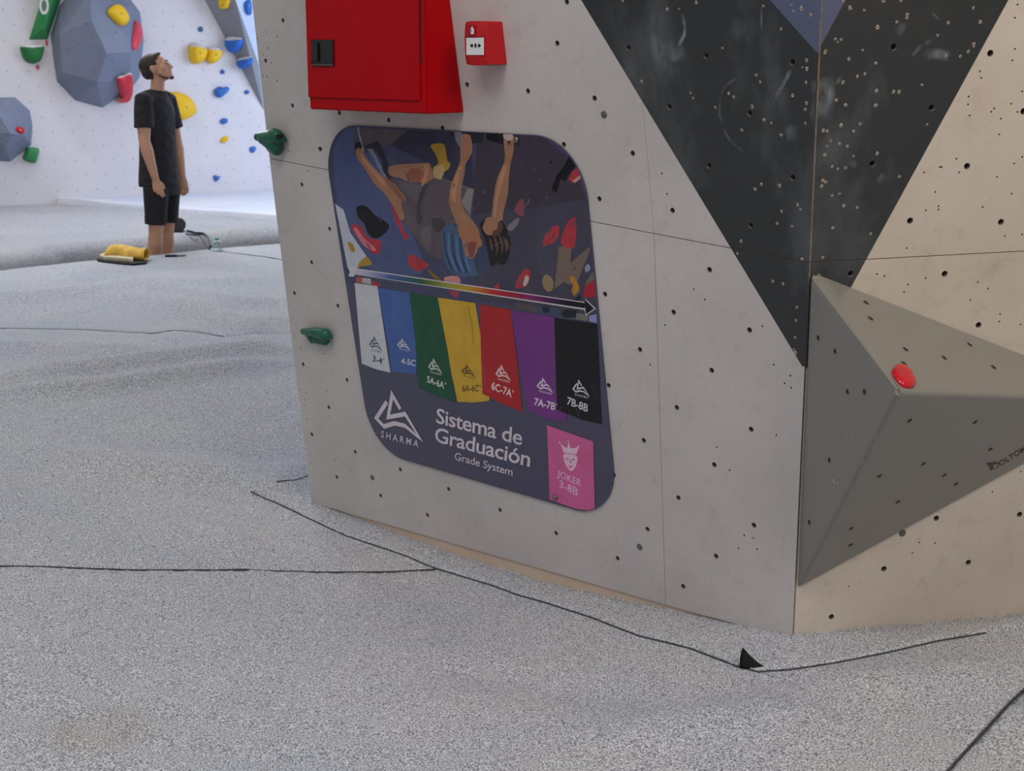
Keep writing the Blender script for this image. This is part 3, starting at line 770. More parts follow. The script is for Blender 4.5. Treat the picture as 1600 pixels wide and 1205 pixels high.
# ------------------------------------------------------------------ text and flat print helpers
def font_mesh(s, bold=0.0, spacing=1.0):
    cu = bpy.data.curves.new('t', 'FONT'); cu.body = s; cu.size = 1; cu.offset = bold; cu.resolution_u = 3; cu.space_character = spacing
    cu.fill_mode = 'FRONT'
    o = bpy.data.objects.new('t', cu); COL.objects.link(o)
    dg = bpy.context.evaluated_depsgraph_get(); me = bpy.data.meshes.new_from_object(o.evaluated_get(dg))
    bpy.data.objects.remove(o); bpy.data.curves.remove(cu)
    v = [Vector(q.co) for q in me.vertices]; f = [tuple(p.vertices) for p in me.polygons]; bpy.data.meshes.remove(me)
    return v, f
class Print:
    """flat printed shapes on a plane, one mesh with a colour attribute"""
    def __init__(s, pl, off=0.0): s.pl = pl; s.v = []; s.f = []; s.c = []; s.off = off
    def poly(s, px, col, smooth=0, cols=None, clip=None):
        q = [s.pl.uv(x, y, s.off) for x, y in px]
        if smooth: q = catmull(q, smooth)
        if clip: q = [clip(p) for p in q]
        vs, es, fs, *_ = delaunay_2d_cdt(q, [(i, (i + 1) % len(q)) for i in range(len(q))], [], 1, 1e-7, False)
        fs = [f for f in fs if inside(sum((vs[i] for i in f), Vector((0, 0))) / len(f), q)]
        k = len(s.v); s.v += [s.pl.pt(p.x, p.y, s.off) for p in vs]; s.f += [tuple(k + i for i in f) for f in fs]; s.c += [col] * len(vs)
        s.off += .000005
    def strip(s, a0, a1, b0, b1, stops, n=40):
        for i in range(n):
            t0, t1 = i / n, (i + 1) / n
            k = len(s.v)
            for (p, q, t) in ((a0, a1, t0), (a0, a1, t1), (b0, b1, t1), (b0, b1, t0)):
                x, y = lerp2(p, q, t); u = s.pl.uv(x, y, s.off); s.v.append(s.pl.pt(u.x, u.y, s.off)); s.c.append(grad(stops, t))
            s.f.append((k, k + 1, k + 2, k + 3))
        s.off += .000005
    def stroke(s, px, wd, col):
        q = [s.pl.uv(x, y, s.off) for x, y in px]; n = len(q); L = []; R = []
        for i in range(n):
            t1 = (q[i] - q[i - 1]).normalized() if i else (q[1] - q[0]).normalized(); t2 = (q[i + 1] - q[i]).normalized() if i < n - 1 else t1
            n1 = Vector((-t1.y, t1.x)); m = (n1 + Vector((-t2.y, t2.x))); m = m.normalized() if m.length > .05 else n1
            k = wd / max(.45, m.dot(n1)); L.append(q[i] + m * k); R.append(q[i] - m * k)
        k = len(s.v)
        for a, b in zip(L, R): s.v += [s.pl.pt(a.x, a.y, s.off), s.pl.pt(b.x, b.y, s.off)]; s.c += [col, col]
        s.f += [(k + 2 * i, k + 2 * i + 1, k + 2 * i + 3, k + 2 * i + 2) for i in range(n - 1)]
        s.off += .000005
    def text(s, body, L, R, T, col, bold=.0, spacing=1.0):
        v, f = font_mesh(body, bold, spacing)
        x0 = min(p.x for p in v); x1 = max(p.x for p in v); cap = .70
        a, b, c = (s.pl.hit(*q, s.off) for q in (L, R, T)); k = len(s.v)
        s.v += [a + (b - a) * ((p.x - x0) / (x1 - x0)) + (c - a) * (p.y / cap) for p in v]; s.f += [tuple(k + i for i in q) for q in f]; s.c += [col] * len(v)
        s.off += .000005
    def make(s, name, parent, m=None):
        me = mesh_from(s.v, s.f); set_col(me, s.c)
        bm = bmesh.new(); bm.from_mesh(me)
        for f in bm.faces:
            if f.normal.dot(s.pl.n) < 0: f.normal_flip()
        bm.to_mesh(me); bm.free()
        return link(name, me, parent, m or M['print'])
def grad(stops, t):
    for (a, ca), (b, cb_) in zip(stops, stops[1:]):
        if a <= t <= b: k = (t - a) / (b - a); return tuple(ca[i] + (cb_[i] - ca[i]) * k for i in range(4))
    return stops[-1][1]
# maker's name along the lower edge of the volume
pr = Print(FBt, .0008)
pr.text('OLTOM', (1563, 729), (1604, 704), (1560, 722), rgb(14, 13, 12), .012)
pr.poly([(1541, 724), (1558, 722), (1560, 725), (1551, 727), (1553, 731), (1548, 736), (1545, 728)], rgb(14, 13, 12))
pr.stroke([(1549, 727), (1551, 734), (1560, 730), (1561, 723)], .0012, rgb(14, 13, 12))
pr.make('lettering', vol)

# ------------------------------------------------------------------ the printed sign
SG = Plane(P0 + NL * .006, NL, UL)
KS = 1.16
def c(r, g_, b, k=KS): return rgb(r, g_, b, k)
sign = empty('wall_sign', SG.pt(-1.09, .7), 'grade system sign with climber photo and seven coloured swatches under the red cabinet', 'sign')
SU0, SU1, SV0, SV1, SR = -1.628, -.560, .190, 1.266, .165
def rounded(u0, u1, v0, v1, r, n=14):
    out = []
    for cx, cy, a in ((u1 - r, v1 - r, 0), (u0 + r, v1 - r, 90), (u0 + r, v0 + r, 180), (u1 - r, v0 + r, 270)):
        for i in range(n + 1):
            t = math.radians(a + 90 * i / n); out.append(Vector((cx + r * math.cos(t), cy + r * math.sin(t))))
    return out
ro = rounded(SU0, SU1, SV0, SV1, SR)
bm = bmesh.new(); f = bm.faces.new([bm.verts.new(SG.pt(p.x, p.y, -.0001)) for p in ro]); r = bmesh.ops.extrude_face_region(bm, geom=[f])
for v in [q for q in r['geom'] if isinstance(q, bmesh.types.BMVert)]: v.co -= NL * .0055
M['sign_board'] = mat('sign_board', c(70, 68, 90), .3)
link('board', from_bm(bm), sign, M['sign_board'])
def clipR(p):      # keep print inside the rounded board
    m = .0006; x = min(max(p.x, SU0 + m), SU1 - m); y = min(max(p.y, SV0 + m), SV1 - m)
    for cx, cy, sx, sy in ((SU1 - SR, SV1 - SR, 1, 1), (SU0 + SR, SV1 - SR, -1, 1), (SU0 + SR, SV0 + SR, -1, -1), (SU1 - SR, SV0 + SR, 1, -1)):
        if (x - cx) * sx > 0 and (y - cy) * sy > 0:
            d = Vector((x - cx, y - cy))
            if d.length > SR - m: d = d.normalized() * (SR - m); x, y = cx + d.x, cy + d.y
    return Vector((x, y))
ph = Print(SG, .0001)
# photo ground: clip polygon = board outline above the photo's lower edge
a0 = SG.uv(545, 441); a1 = SG.uv(941, 502)
def vline(u): return a0.y + (a1.y - a0.y) * (u - a0.x) / (a1.x - a0.x)
up = [p for p in rounded(SU0 + .0006, SU1 - .0006, SV0, SV1 - .0006, SR) if p.y > vline(p.x)]
def raw(s, q, col):
    vs, es, fs, *_ = delaunay_2d_cdt(q, [(i, (i + 1) % len(q)) for i in range(len(q))], [], 1, 1e-7, False)
    fs = [f for f in fs if inside(sum((vs[i] for i in f), Vector((0, 0))) / len(f), q)]
    k = len(s.v); s.v += [s.pl.pt(p.x, p.y, s.off) for p in vs]; s.f += [tuple(k + i for i in f) for f in fs]
    s.c += [col(p) if callable(col) else col for p in vs]; s.off += .000005
pu = up[:30] + [Vector((SU0 + .0006, vline(SU0))), Vector((SU1 - .0006, vline(SU1)))]
def bgcol(p):
    t = (p.x - SU0) / (SU1 - SU0); k = grad([(0, c(74, 84, 122)), (.35, c(64, 64, 92)), (.7, c(60, 56, 72)), (1, c(64, 60, 76))], min(1, max(0, t))); return k
q = [Vector((p.x, p.y)) for p in pu]
raw(ph, q, c(64, 66, 94))
Cx = lambda x, y: (500 + x / 3.478, 180 + y / 3.478)
Ax = lambda x, y: (530 + x / 8.0, 190 + y / 8.0)
Bx = lambda x, y: (690 + x / 6.667, 190 + y / 6.667)
Gx = lambda x, y: (530 + x / 7.53, 320 + y / 7.53)
Dx = lambda x, y: (680 + x / 6.154, 320 + y / 6.154)
def P(f, pts, col, sm=0): ph.poly([f(*p) for p in pts], col, sm, clip=clipR)
skin = c(150, 108, 84); skin2 = c(128, 86, 68); skin3 = c(170, 126, 98); pants = c(86, 76, 82); pants2 = c(66, 58, 66); shirt = c(66, 88, 118); shirt2 = c(42, 56, 80); redc = c(164, 50, 60); yel = c(160, 128, 44); dk = c(20, 19, 24)
# tonal regions
P(Cx, [(75, 200), (120, 100), (185, 75), (300, 250), (420, 480), (560, 860), (200, 810), (165, 640), (95, 480)], c(72, 82, 120), 3)
P(Cx, [(860, 85), (1215, 110), (1380, 240), (1455, 470), (1100, 510), (830, 545), (840, 300)], c(60, 54, 66))
P(Cx, [(830, 550), (1100, 515), (1455, 455), (1480, 700), (1500, 1110), (850, 1000)], c(64, 62, 78))
P(Cx, [(200, 70), (480, 82), (380, 160), (230, 200)], c(84, 78, 82))
P(Cx, [(480, 82), (720, 90), (820, 180), (840, 400), (700, 360), (560, 250), (380, 160)], c(52, 50, 70), 0)
P(Cx, [(82, 480), (128, 515), (165, 640), (255, 770), (205, 835), (150, 830)], c(176, 180, 192))
P(Cx, [(150, 690), (178, 700), (190, 740), (168, 740)], yel, 3)
P(Cx, [(620, 330), (835, 400), (815, 580), (700, 590)], c(96, 88, 88))
P(Cx, [(770, 390), (835, 405), (815, 540), (770, 480)], c(126, 120, 118))
# wall holds in the photo
P(Cx, [(200, 500), (250, 495), (300, 560), (370, 590), (365, 630), (305, 672), (265, 640), (240, 590), (205, 550)], c(28, 28, 32), 4)
P(Gx, [(130, 240), (260, 255), (320, 370), (430, 410), (500, 430), (460, 585), (330, 520), (220, 390)], redc, 3)
P(Gx, [(170, 280), (220, 290), (300, 400), (430, 520), (400, 540), (280, 470)], c(196, 110, 118), 3)
P(Gx, [(320, 70), (230, 60), (215, 20), (330, 30), (430, 130), (560, 210), (575, 290), (430, 400), (340, 340), (300, 200)], dk, 3)
P(Gx, [(250, 665), (320, 610), (385, 700), (260, 725), (215, 750), (225, 700)], yel, 3)
P(Gx, [(620, 0), (680, 0), (740, 260), (820, 380), (775, 415), (720, 300), (640, 140)], redc, 2)
P(Gx, [(810, 640), (850, 585), (1040, 690), (1030, 740), (920, 780), (830, 720)], redc, 4)
P(Gx, [(1040, 755), (1100, 800), (1190, 870), (1150, 885), (1080, 830)], c(120, 98, 40), 3)
P(Gx, [(1240, 850), (1400, 840), (1420, 940), (1260, 920)], c(190, 130, 132), 2)
P(Gx, [(1270, 1000), (1410, 1020), (1400, 1100), (1340, 1080)], c(150, 60, 68), 0)
P(Ax, [(1140, 300), (1240, 272), (1320, 300), (1350, 480), (1385, 520), (1370, 590), (1300, 640), (1270, 730), (1200, 720), (1170, 580), (1240, 520), (1200, 400)], yel, 3)
P(Ax, [(1180, 590), (1300, 540), (1310, 640), (1260, 735), (1205, 720)], c(176, 150, 110), 3)
P(Dx, [(1225, 280), (1260, 190), (1330, 120), (1355, 160), (1345, 400), (1270, 425), (1210, 370)], redc, 2)
P(Dx, [(1040, 390), (1060, 290), (1120, 220), (1185, 200), (1190, 290), (1130, 370)], redc, 3)
P(Dx, [(1190, 400), (1310, 420), (1300, 560), (1480, 405), (1490, 440), (1370, 730), (1290, 770), (1240, 740), (1145, 810)], c(112, 96, 86))
P(Dx, [(1290, 700), (1330, 690), (1385, 790), (1380, 870), (1340, 880), (1310, 820), (1325, 780)], c(170, 120, 40), 3)
P(Dx, [(1030, 720), (1070, 670), (1130, 720), (1130, 810), (1090, 835), (1045, 800)], c(140, 120, 88), 4)
P(Dx, [(770, 795), (810, 680), (880, 615), (915, 640), (900, 740), (850, 795)], redc, 3)
P(Dx, [(845, 770), (860, 700), (890, 680), (900, 720), (870, 780)], c(190, 170, 160), 3)
P(Dx, [(545, 820), (610, 745), (618, 832)], redc)
P(Dx, [(1420, 890), (1440, 780), (1530, 720), (1545, 890)], c(160, 30, 50))
P(Dx, [(1340, 890), (1400, 870), (1390, 920), (1350, 925)], c(20, 44, 36), 3)
P(Dx, [(1440, 600), (1475, 570), (1490, 620), (1450, 650)], c(130, 140, 170), 3)
P(Dx, [(1460, 720), (1520, 640), (1530, 720), (1440, 780)], c(96, 100, 90))
P(Bx, [(1140, 710), (1200, 560), (1270, 470), (1335, 350), (1400, 460), (1320, 560), (1290, 620), (1240, 600), (1200, 745)], dk)
P(Bx, [(1320, 600), (1360, 520), (1420, 480), (1450, 570), (1360, 640)], redc)
P(Bx, [(1360, 620), (1440, 560), (1450, 590), (1390, 640)], c(180, 140, 120))
P(Bx, [(760, 930), (800, 830), (860, 810), (860, 960), (830, 990)], c(130, 70, 84), 2)
P(Bx, [(680, 1110), (740, 1040), (800, 1000), (800, 1060), (730, 1140)], c(120, 108, 120), 2)
P(Bx, [(1120, 450), (1135, 390), (1150, 430)], dk)
for a, b_2, wd, col in (((20, 600), (90, 640), .003, c(120, 120, 140)),):
    pass
# foot jammed at the top left
P(Ax, [(180, 70), (240, 70), (300, 330), (290, 380), (215, 370), (190, 460), (150, 400), (190, 300)], c(70, 78, 88), 0)
P(Ax, [(240, 70), (225, 70), (285, 360), (310, 380)], c(150, 150, 160))
P(Ax, [(200, 270), (270, 260), (280, 360), (205, 370)], dk, 2)
P(Ax, [(320, 300), (480, 240), (520, 300), (620, 540), (600, 560), (560, 520), (470, 380), (430, 420), (340, 380)], c(40, 40, 48), 0)
P(Ax, [(340, 340), (420, 340), (470, 440), (530, 560), (640, 720), (600, 750), (520, 640), (430, 460)], c(112, 120, 136))
P(Ax, [(520, 420), (560, 480), (680, 690), (620, 740), (540, 600), (540, 520)], c(40, 42, 54))
# lower leg one
P(Ax, [(215, 345), (280, 340), (330, 440), (420, 560), (560, 690), (720, 800), (830, 960), (870, 1080), (840, 1200), (760, 1230), (700, 1100), (560, 890), (440, 780), (330, 600), (220, 450)], skin, 2)
P(Ax, [(260, 380), (330, 470), (440, 610), (560, 740), (560, 800), (430, 660), (310, 520)], skin3, 2)
P(Ax, [(560, 690), (640, 740), (820, 960), (860, 1080), (700, 900), (620, 800)], skin2, 2)
# lower leg two
P(Ax, [(620, 560), (850, 530), (1050, 520), (1130, 520), (1170, 640), (1190, 740), (1080, 780), (1020, 830), (1020, 760), (880, 760), (760, 705), (640, 680)], skin, 2)
P(Ax, [(880, 600), (1000, 590), (1050, 660), (1000, 750), (860, 730)], c(140, 84, 70), 3)
P(Ax, [(1060, 540), (1100, 540), (1120, 620), (1070, 760), (1040, 820), (1040, 720), (1070, 640)], skin3, 2)
# trousers
P(Ax, [(640, 710), (830, 740), (1010, 770), (1020, 840), (1080, 780), (1180, 745), (1390, 760), (1500, 860), (1400, 950), (1450, 1150), (1500, 1230), (860, 1230), (880, 1000), (820, 940)], pants)
P(Cx, [(480, 470), (560, 380), (620, 340), (800, 400), (730, 560), (690, 600), (665, 700), (660, 780), (610, 770), (540, 700), (510, 650), (450, 580)], pants)
P(Cx, [(390, 345), (560, 385), (530, 490)], c(92, 86, 92))
P(Cx, [(560, 390), (590, 380), (545, 490), (560, 560), (530, 600), (525, 480)], pants2, 2)
P(Cx, [(600, 570), (660, 560), (680, 600), (640, 640)], pants2, 2)
P(Cx, [(545, 640), (600, 600), (600, 740), (570, 720)], c(98, 90, 96), 2)
P(Cx, [(440, 480), (480, 470), (500, 560), (520, 640), (480, 600)], c(92, 80, 86), 2)
# shirt
P(Cx, [(665, 620), (700, 595), (740, 610), (830, 780), (900, 720), (925, 800), (880, 860), (800, 880), (740, 870), (690, 830), (662, 720)], shirt, 2)
for k in range(6):
    x = 672 + k * 22
    P(Cx, [(x, 635 + k * 8), (x + 7, 640 + k * 8), (x + 14, 740 + k * 6), (x + 55 - k * 3, 845 + k * 2), (x + 44 - k * 3, 842 + k * 2), (x + 6, 750 + k * 6)], shirt2 if k % 2 == 0 else c(82, 116, 156), 2)
P(Cx, [(840, 790), (895, 700), (925, 800), (880, 855), (850, 850)], c(52, 66, 92), 2)
# hands on the edge, dark hold behind them
P(Bx, [(80, 110), (300, 110), (440, 125), (420, 220), (330, 230), (200, 260), (130, 180)], c(34, 36, 44), 0)
P(Bx, [(130, 110), (210, 115), (210, 280), (160, 220)], c(112, 112, 130), 2)
P(Bx, [(460, 122), (650, 125), (660, 250), (520, 200), (470, 190)], dk)
# arm one
P(Bx, [(205, 150), (250, 130), (300, 150), (320, 260), (310, 340), (250, 440), (240, 540), (210, 680), (205, 850), (300, 1040), (390, 1190), (420, 1300), (240, 1300), (150, 1060), (75, 830), (110, 620), (190, 430), (195, 340)], skin, 2)
P(Bx, [(120, 640), (180, 480), (215, 470), (160, 660), (150, 840), (240, 1040), (200, 1040), (100, 830)], skin3, 2)
for x in (232, 262, 290): P(Bx, [(x, 165), (x + 5, 165), (x - 2, 400), (x - 8, 400)], skin2)
# arm two
P(Bx, [(645, 130), (740, 130), (755, 200), (745, 330), (720, 430), (700, 600), (690, 760), (640, 960), (620, 1110), (520, 1110), (530, 900), (545, 760), (580, 590), (650, 430), (660, 330)], skin, 2)
P(Bx, [(640, 470), (680, 460), (640, 620), (590, 800), (560, 1000), (545, 960), (560, 780), (600, 600)], skin3, 2)
P(Bx, [(680, 190), (720, 190), (715, 240), (690, 240)], c(70, 40, 38))
P(Bx, [(645, 130), (735, 130), (740, 185), (690, 200), (650, 170)], c(180, 160, 155), 2)
# upper arm and shoulder, head
P(Cx, [(760, 500), (800, 540), (850, 600), (870, 660), (855, 740), (825, 780), (790, 760), (775, 690), (745, 590), (715, 520), (705, 450)], skin, 2)
P(Cx, [(790, 600), (840, 620), (860, 680), (840, 740), (800, 730), (790, 660)], c(160, 104, 78), 3)
P(Cx, [(800, 700), (850, 690), (835, 760), (815, 770)], c(124, 66, 56), 3)
P(Dx, [(450, 200), (490, 130), (530, 120), (600, 140), (650, 230), (620, 290), (540, 310), (470, 290)], skin, 2)
P(Dx, [(430, 190), (470, 140), (480, 150), (455, 220), (500, 290), (590, 280), (600, 190), (640, 150), (700, 270), (725, 380), (700, 520), (650, 580), (600, 560), (530, 590), (500, 420), (470, 330)], c(32, 26, 28), 2)
P(Dx, [(600, 170), (640, 170), (650, 230), (610, 290), (545, 300), (560, 250), (600, 230)], c(84, 58, 50), 2)
for x0, x1, y0, y1 in ((560, 600, 300, 500), (610, 650, 290, 480), (650, 690, 310, 470), (520, 545, 330, 450), (680, 700, 330, 440)):
    P(Dx, [(x0, y0), (x0 + 12, y0), (x1 + 6, (y0 + y1) // 2), (x0 + 30, y1), (x1 - 14, (y0 + y1) // 2 + 10)], c(92, 72, 64), 2)
# lower strip of the photo
P(Dx, [(770, 940), (990, 975), (985, 1035), (765, 1000)], c(84, 74, 74))
P(Dx, [(990, 970), (1200, 1005), (1200, 1080), (985, 1035)], c(60, 70, 96))
P(Dx, [(1030, 985), (1100, 990), (1090, 1040), (1040, 1030)], c(24, 34, 64), 2)
P(Dx, [(1240, 1010), (1360, 1020), (1350, 1080), (1220, 1080)], c(26, 34, 36), 2)
P(Dx, [(1360, 1040), (1480, 1060), (1460, 1120), (1350, 1100)], c(112, 108, 104))
P(Dx, [(1480, 1070), (1550, 1050), (1555, 1140), (1480, 1120)], c(130, 140, 186))
P(Gx, [(200, 860), (260, 850), (270, 920), (200, 910)], c(170, 80, 80), 2)
P(Gx, [(270, 860), (370, 870), (380, 940), (270, 920)], c(170, 164, 166))
P(Gx, [(380, 880), (480, 940), (500, 965), (400, 955)], redc)
rs = random.Random(11)
for k in range(70):
    x = rs.uniform(545, 905); y = rs.uniform(225, 470); L = rs.uniform(4, 16); a_ = (1.0 if x < 700 else -1.0) + rs.uniform(-.35, .35)
    u_ = SG.uv(x, y)
    if not (SU0 + .06 < u_.x < SU1 - .06 and vline(u_.x) + .05 < u_.y < SV1 - .06): continue
    g_ = rs.uniform(70, 92); w_ = rs.uniform(.0008, .003)
    ph.stroke([(x, y), (x + L * .5 * math.cos(a_) + 1, y + L * .5 * math.sin(a_)), (x + L * math.cos(a_), y + L * math.sin(a_))], w_, c(g_, g_ - 3, g_ + 12))
ph.make('printed_photo', sign)
base_off = ph.off + .00004
# arrow
ar = Print(SG, base_off)
wh = c(196, 192, 196)
def AP(pts, col): ar.poly([Cx(*p) for p in pts], col, clip=clipR)
AP([(150, 826), (162, 850), (155, 876), (185, 878), (190, 866), (1437, 1058), (1445, 1090), (1499, 1052), (1440, 996), (1443, 1016), (190, 832), (180, 824)], wh)
ar.strip(Cx(165, 834), Cx(1443, 1021), Cx(168, 861), Cx(1438, 1050), [(0, c(190, 190, 196)), (.08, c(150, 156, 180)), (.17, c(60, 84, 140)), (.30, c(36, 84, 60)), (.42, c(140, 146, 56)), (.5, c(176, 140, 46)), (.6, c(168, 40, 36)), (.7, c(150, 28, 50)), (.8, c(100, 34, 96)), (.88, c(50, 20, 56)), (.93, c(14, 14, 18)), (1, c(14, 14, 18))], 60)
AP([(1437, 1022), (1441, 1003), (1490, 1052), (1446, 1083), (1441, 1052)], c(14, 14, 18))
ar.make('arrow', sign)
# swatches
Tx = lambda x, y: (560 + x / 4.0, 420 + y / 4.0)
Lx = lambda x, y: (560 + x / 4.0, 600 + y / 4.0)
Fx = lambda x, y: (520 + x / 3.089, 420 + y / 3.089)
logo_pts = [(262, 158), (211, 66), (186, 208), (292, 188), (384, 340), (292, 262), (225, 246), (160, 266), (112, 215), (178, 112)]
def logo(pr_, bb, col, wd, text=True, f=Tx):
    x0, y0, x1, y1 = bb
    mp = lambda x, y: f(x0 + (x - 100) / 292 * (x1 - x0), y0 + (y - 55) / 295 * (y1 - y0))
    pr_.stroke([mp(*p) for p in logo_pts], wd, col)
    if text: pr_.text('SHARMA', mp(140, 333), mp(374, 396), mp(143, 292), col, .01, 1.5)
swatches = [
    ('white colour swatch marked 3-4', c(188, 190, 196), [(105, 68), (215, 84), (278, 502), (205, 484), (140, 458)], Fx, (68, 425, 147, 515), '3-4', (88, 578), (148, 597), (90, 540), '+', c(60, 60, 66)),
    ('blue colour swatch marked 4-5C', c(64, 92, 152), [(120, 118), (322, 150), (372, 480), (360, 662), (205, 645), (190, 500)], Tx, (243, 440, 322, 508), '4-5C', (265, 594), (355, 608), (268, 558), '', c(188, 192, 200)),
    ('yellow colour swatch marked 6A-6C', c(190, 152, 44), [(495, 180), (730, 215), (765, 420), (780, 780), (822, 800), (815, 826), (730, 836), (620, 832), (560, 560)], Tx, (645, 602, 730, 678), '6A-6C', (648, 768), (752, 766), (650, 728), '+', c(70, 60, 30)),
    ('green colour swatch marked 5A-6A', c(24, 76, 52), [(318, 150), (495, 180), (560, 520), (610, 836), (480, 790), (375, 742), (355, 450)], Tx, (438, 565, 522, 655), '5A-6A', (428, 708), (535, 750), (430, 668), '+', c(196, 200, 198)),
    ('red colour swatch marked 6C-7A', c(160, 32, 36), [(760, 224), (950, 255), (990, 560), (1025, 895), (900, 845), (775, 780), (765, 500)], Tx, (858, 605, 950, 700), '6C-7A', (830, 752), (956, 804), (835, 706), '+', c(214, 196, 196)),
    ('purple colour swatch marked 7A-7B', c(108, 50, 122), [(950, 258), (1224, 302), (1240, 880), (1305, 912), (1300, 958), (1180, 940), (1060, 888), (1005, 600)], Tx, (1115, 685, 1215, 775), '7A-7B', (1098, 850), (1228, 884), (1102, 806), '+', c(206, 196, 210)),
    ('black colour swatch marked 7B-8B', c(18, 18, 24), [(1224, 308), (1360, 326), (1492, 346), (1508, 700), (1520, 972), (1400, 945), (1240, 878), (1232, 600)], Tx, (1338, 698, 1442, 798), '7B-8B', (1303, 846), (1432, 896), (1308, 800), '', c(196, 194, 198)),
]
off = ar.off + .00004
for lab, col, pts, f, bb, txt, L, R, T, plus, tc_ in swatches:
    sw = Print(SG, off)
    sw.poly([f(*p) for p in pts], col, clip=clipR)
    logo(sw, bb, tc_, .0022)
    Lp, Rp, Tp = Tx(*L), Tx(*R), Tx(*T)
    sw.text(txt, Lp, Rp, Tp, tc_, .018)
    if plus:
        h = (Tp[1] - Lp[1]); x = Rp[0] + 1.2; y = Rp[1] + h * .55
        sw.text('+', (x, y), (x + 2.6, y + .6), (x, y + h * .55), tc_, .03)
    o = sw.make('colour_swatch', sign); o['label'] = lab; off = sw.off + .00002
jk = Print(SG, off); jw = c(216, 184, 204)
jk.poly([Lx(*p) for p in [(1178, 258), (1468, 360), (1472, 560), (1478, 778), (1440, 790), (1380, 785), (1330, 772), (1195, 722), (1188, 500)]], c(196, 92, 142), clip=clipR)
jk.poly([Lx(*p) for p in [(1262, 370), (1290, 396), (1306, 402), (1312, 360), (1326, 402), (1346, 404), (1378, 392), (1363, 440), (1284, 430)]], jw)
for x, y, r_ in ((1258, 366, 6), (1312, 357, 5), (1376, 390, 6)): jk.poly([Lx(x + r_ * math.cos(t * .785), y + r_ * math.sin(t * .785)) for t in range(8)], jw)
jk.poly([Lx(*p) for p in [(1283, 440), (1322, 440), (1362, 448), (1368, 480), (1352, 525), (1330, 545), (1305, 522), (1287, 482)]], jw, 3)
for p in ([(1294, 468), (1306, 462), (1318, 470), (1306, 474)], [(1332, 472), (1344, 466), (1356, 474), (1344, 478)], [(1306, 505), (1325, 514), (1345, 507), (1326, 528)], [(1324, 470), (1328, 472), (1332, 496), (1322, 494)]): jk.poly([Lx(*q) for q in p], c(186, 84, 134))
jk.text('JOKER', Lx(1243, 578), Lx(1390, 642), Lx(1246, 536), jw, .0); jk.text('3-8B', Lx(1255, 646), Lx(1370, 700), Lx(1258, 600), jw, .0)
o = jk.make('colour_swatch', sign); o['label'] = 'pink swatch with jester mask and the word JOKER'
rs = random.Random(4); sc_ = Print(SG, off)
for k in range(34):
    x = rs.uniform(575, 925); y = rs.uniform(480, 760) ; L = rs.uniform(4, 14); a_ = rs.uniform(.6, 2.2)
    u_ = SG.uv(x, y + L)
    if not (SU0 + .08 < u_.x < SU1 - .06 and SV0 + .09 < u_.y): continue
    g_ = rs.uniform(90, 130)
    sc_.stroke([(x, y), (x + L * .5 * math.cos(a_) + 1, y + L * .5 * math.sin(a_)), (x + L * math.cos(a_), y + L * math.sin(a_))], .00035, c(g_, g_ - 4, g_ + 8))
sc_.stroke([(731, 478), (737, 505), (740, 537)], .0009, c(110, 86, 30))
o = sc_.make('scratches', sign); o['kind'] = 'stuff'
ti = Print(SG, sc_.off + .00001); tcw = c(200, 190, 200)
ti.text('Sistema de', Lx(486, 242), Lx(1022, 384), Lx(490, 150), tcw, .014, .95)
ti.text('Graduación', Lx(476, 358), Lx(1070, 518), Lx(482, 268), tcw, .014, .95)
ti.text('Grade System', Lx(600, 472), Lx(962, 575), Lx(604, 426), tcw, .006, .97)
ti.make('lettering', sign)
lg = Print(SG, sc_.off + .00001); logo(lg, (100, 55, 392, 350), tcw, .0075, True, Lx); lg.make('logo', sign)
for x, y, rr in ((868.5, 776.5, .0085), (808, 218, .0085)):
    cpt = SG.hit(x, y, .001); bm = bmesh.new(); cyl_bm(bm, cpt, cpt + NL * .004, rr * .8, rr * .8, 16); ell_bm(bm, cpt + NL * .004, (rr, rr, rr * .55), NL.to_track_quat('Z', 'Y').to_matrix().to_4x4(), 16, 8)
    link('screw', from_bm(bm), sign, M['steel'], smooth=True)

# ------------------------------------------------------------------ red cabinet
NH = Vector((NL.x, NL.y, 0)).normalized()
def front_depth(back_px, front_x):
    B = WL.hit(*back_px); lo, hi = 0, .6
    for _ in range(40):
        m = (lo + hi) / 2
        if proj(B + NH * m)[0] > front_x: lo = m
        else: hi = m
    return B, lo
B, dep = front_depth((725, 176), 666.5)
CF = Plane(B + NH * dep, NH, UL)
bl = CF.uv(484, 168); br = Vector((0, 0)); zt = .72
cab = empty('fire_cabinet', CF.pt((bl.x) / 2, 0, -dep), 'red metal fire cabinet with black lock mounted above the printed sign', 'cabinet')
def toWall(p): t = (WL.P - p).dot(NL) / NH.dot(NL); return p + NH * t
fv = [CF.pt(bl.x, 0), CF.pt(0, 0), CF.pt(0, zt), CF.pt(bl.x, zt)]
bvv = [toWall(p) for p in fv]
bm = bmesh.new(); vs = [bm.verts.new(p) for p in fv + bvv]
for q in ((0, 1, 2, 3), (7, 6, 5, 4), (0, 4, 5, 1), (1, 5, 6, 2), (2, 6, 7, 3), (3, 7, 4, 0)): bm.faces.new([vs[i] for i in q])
bmesh.ops.recalc_face_normals(bm, faces=bm.faces[:])
bmesh.ops.bevel(bm, geom=[e for e in bm.edges], offset=.003, segments=2, affect='EDGES')
link('body', from_bm(bm), cab, M['cab_red'])
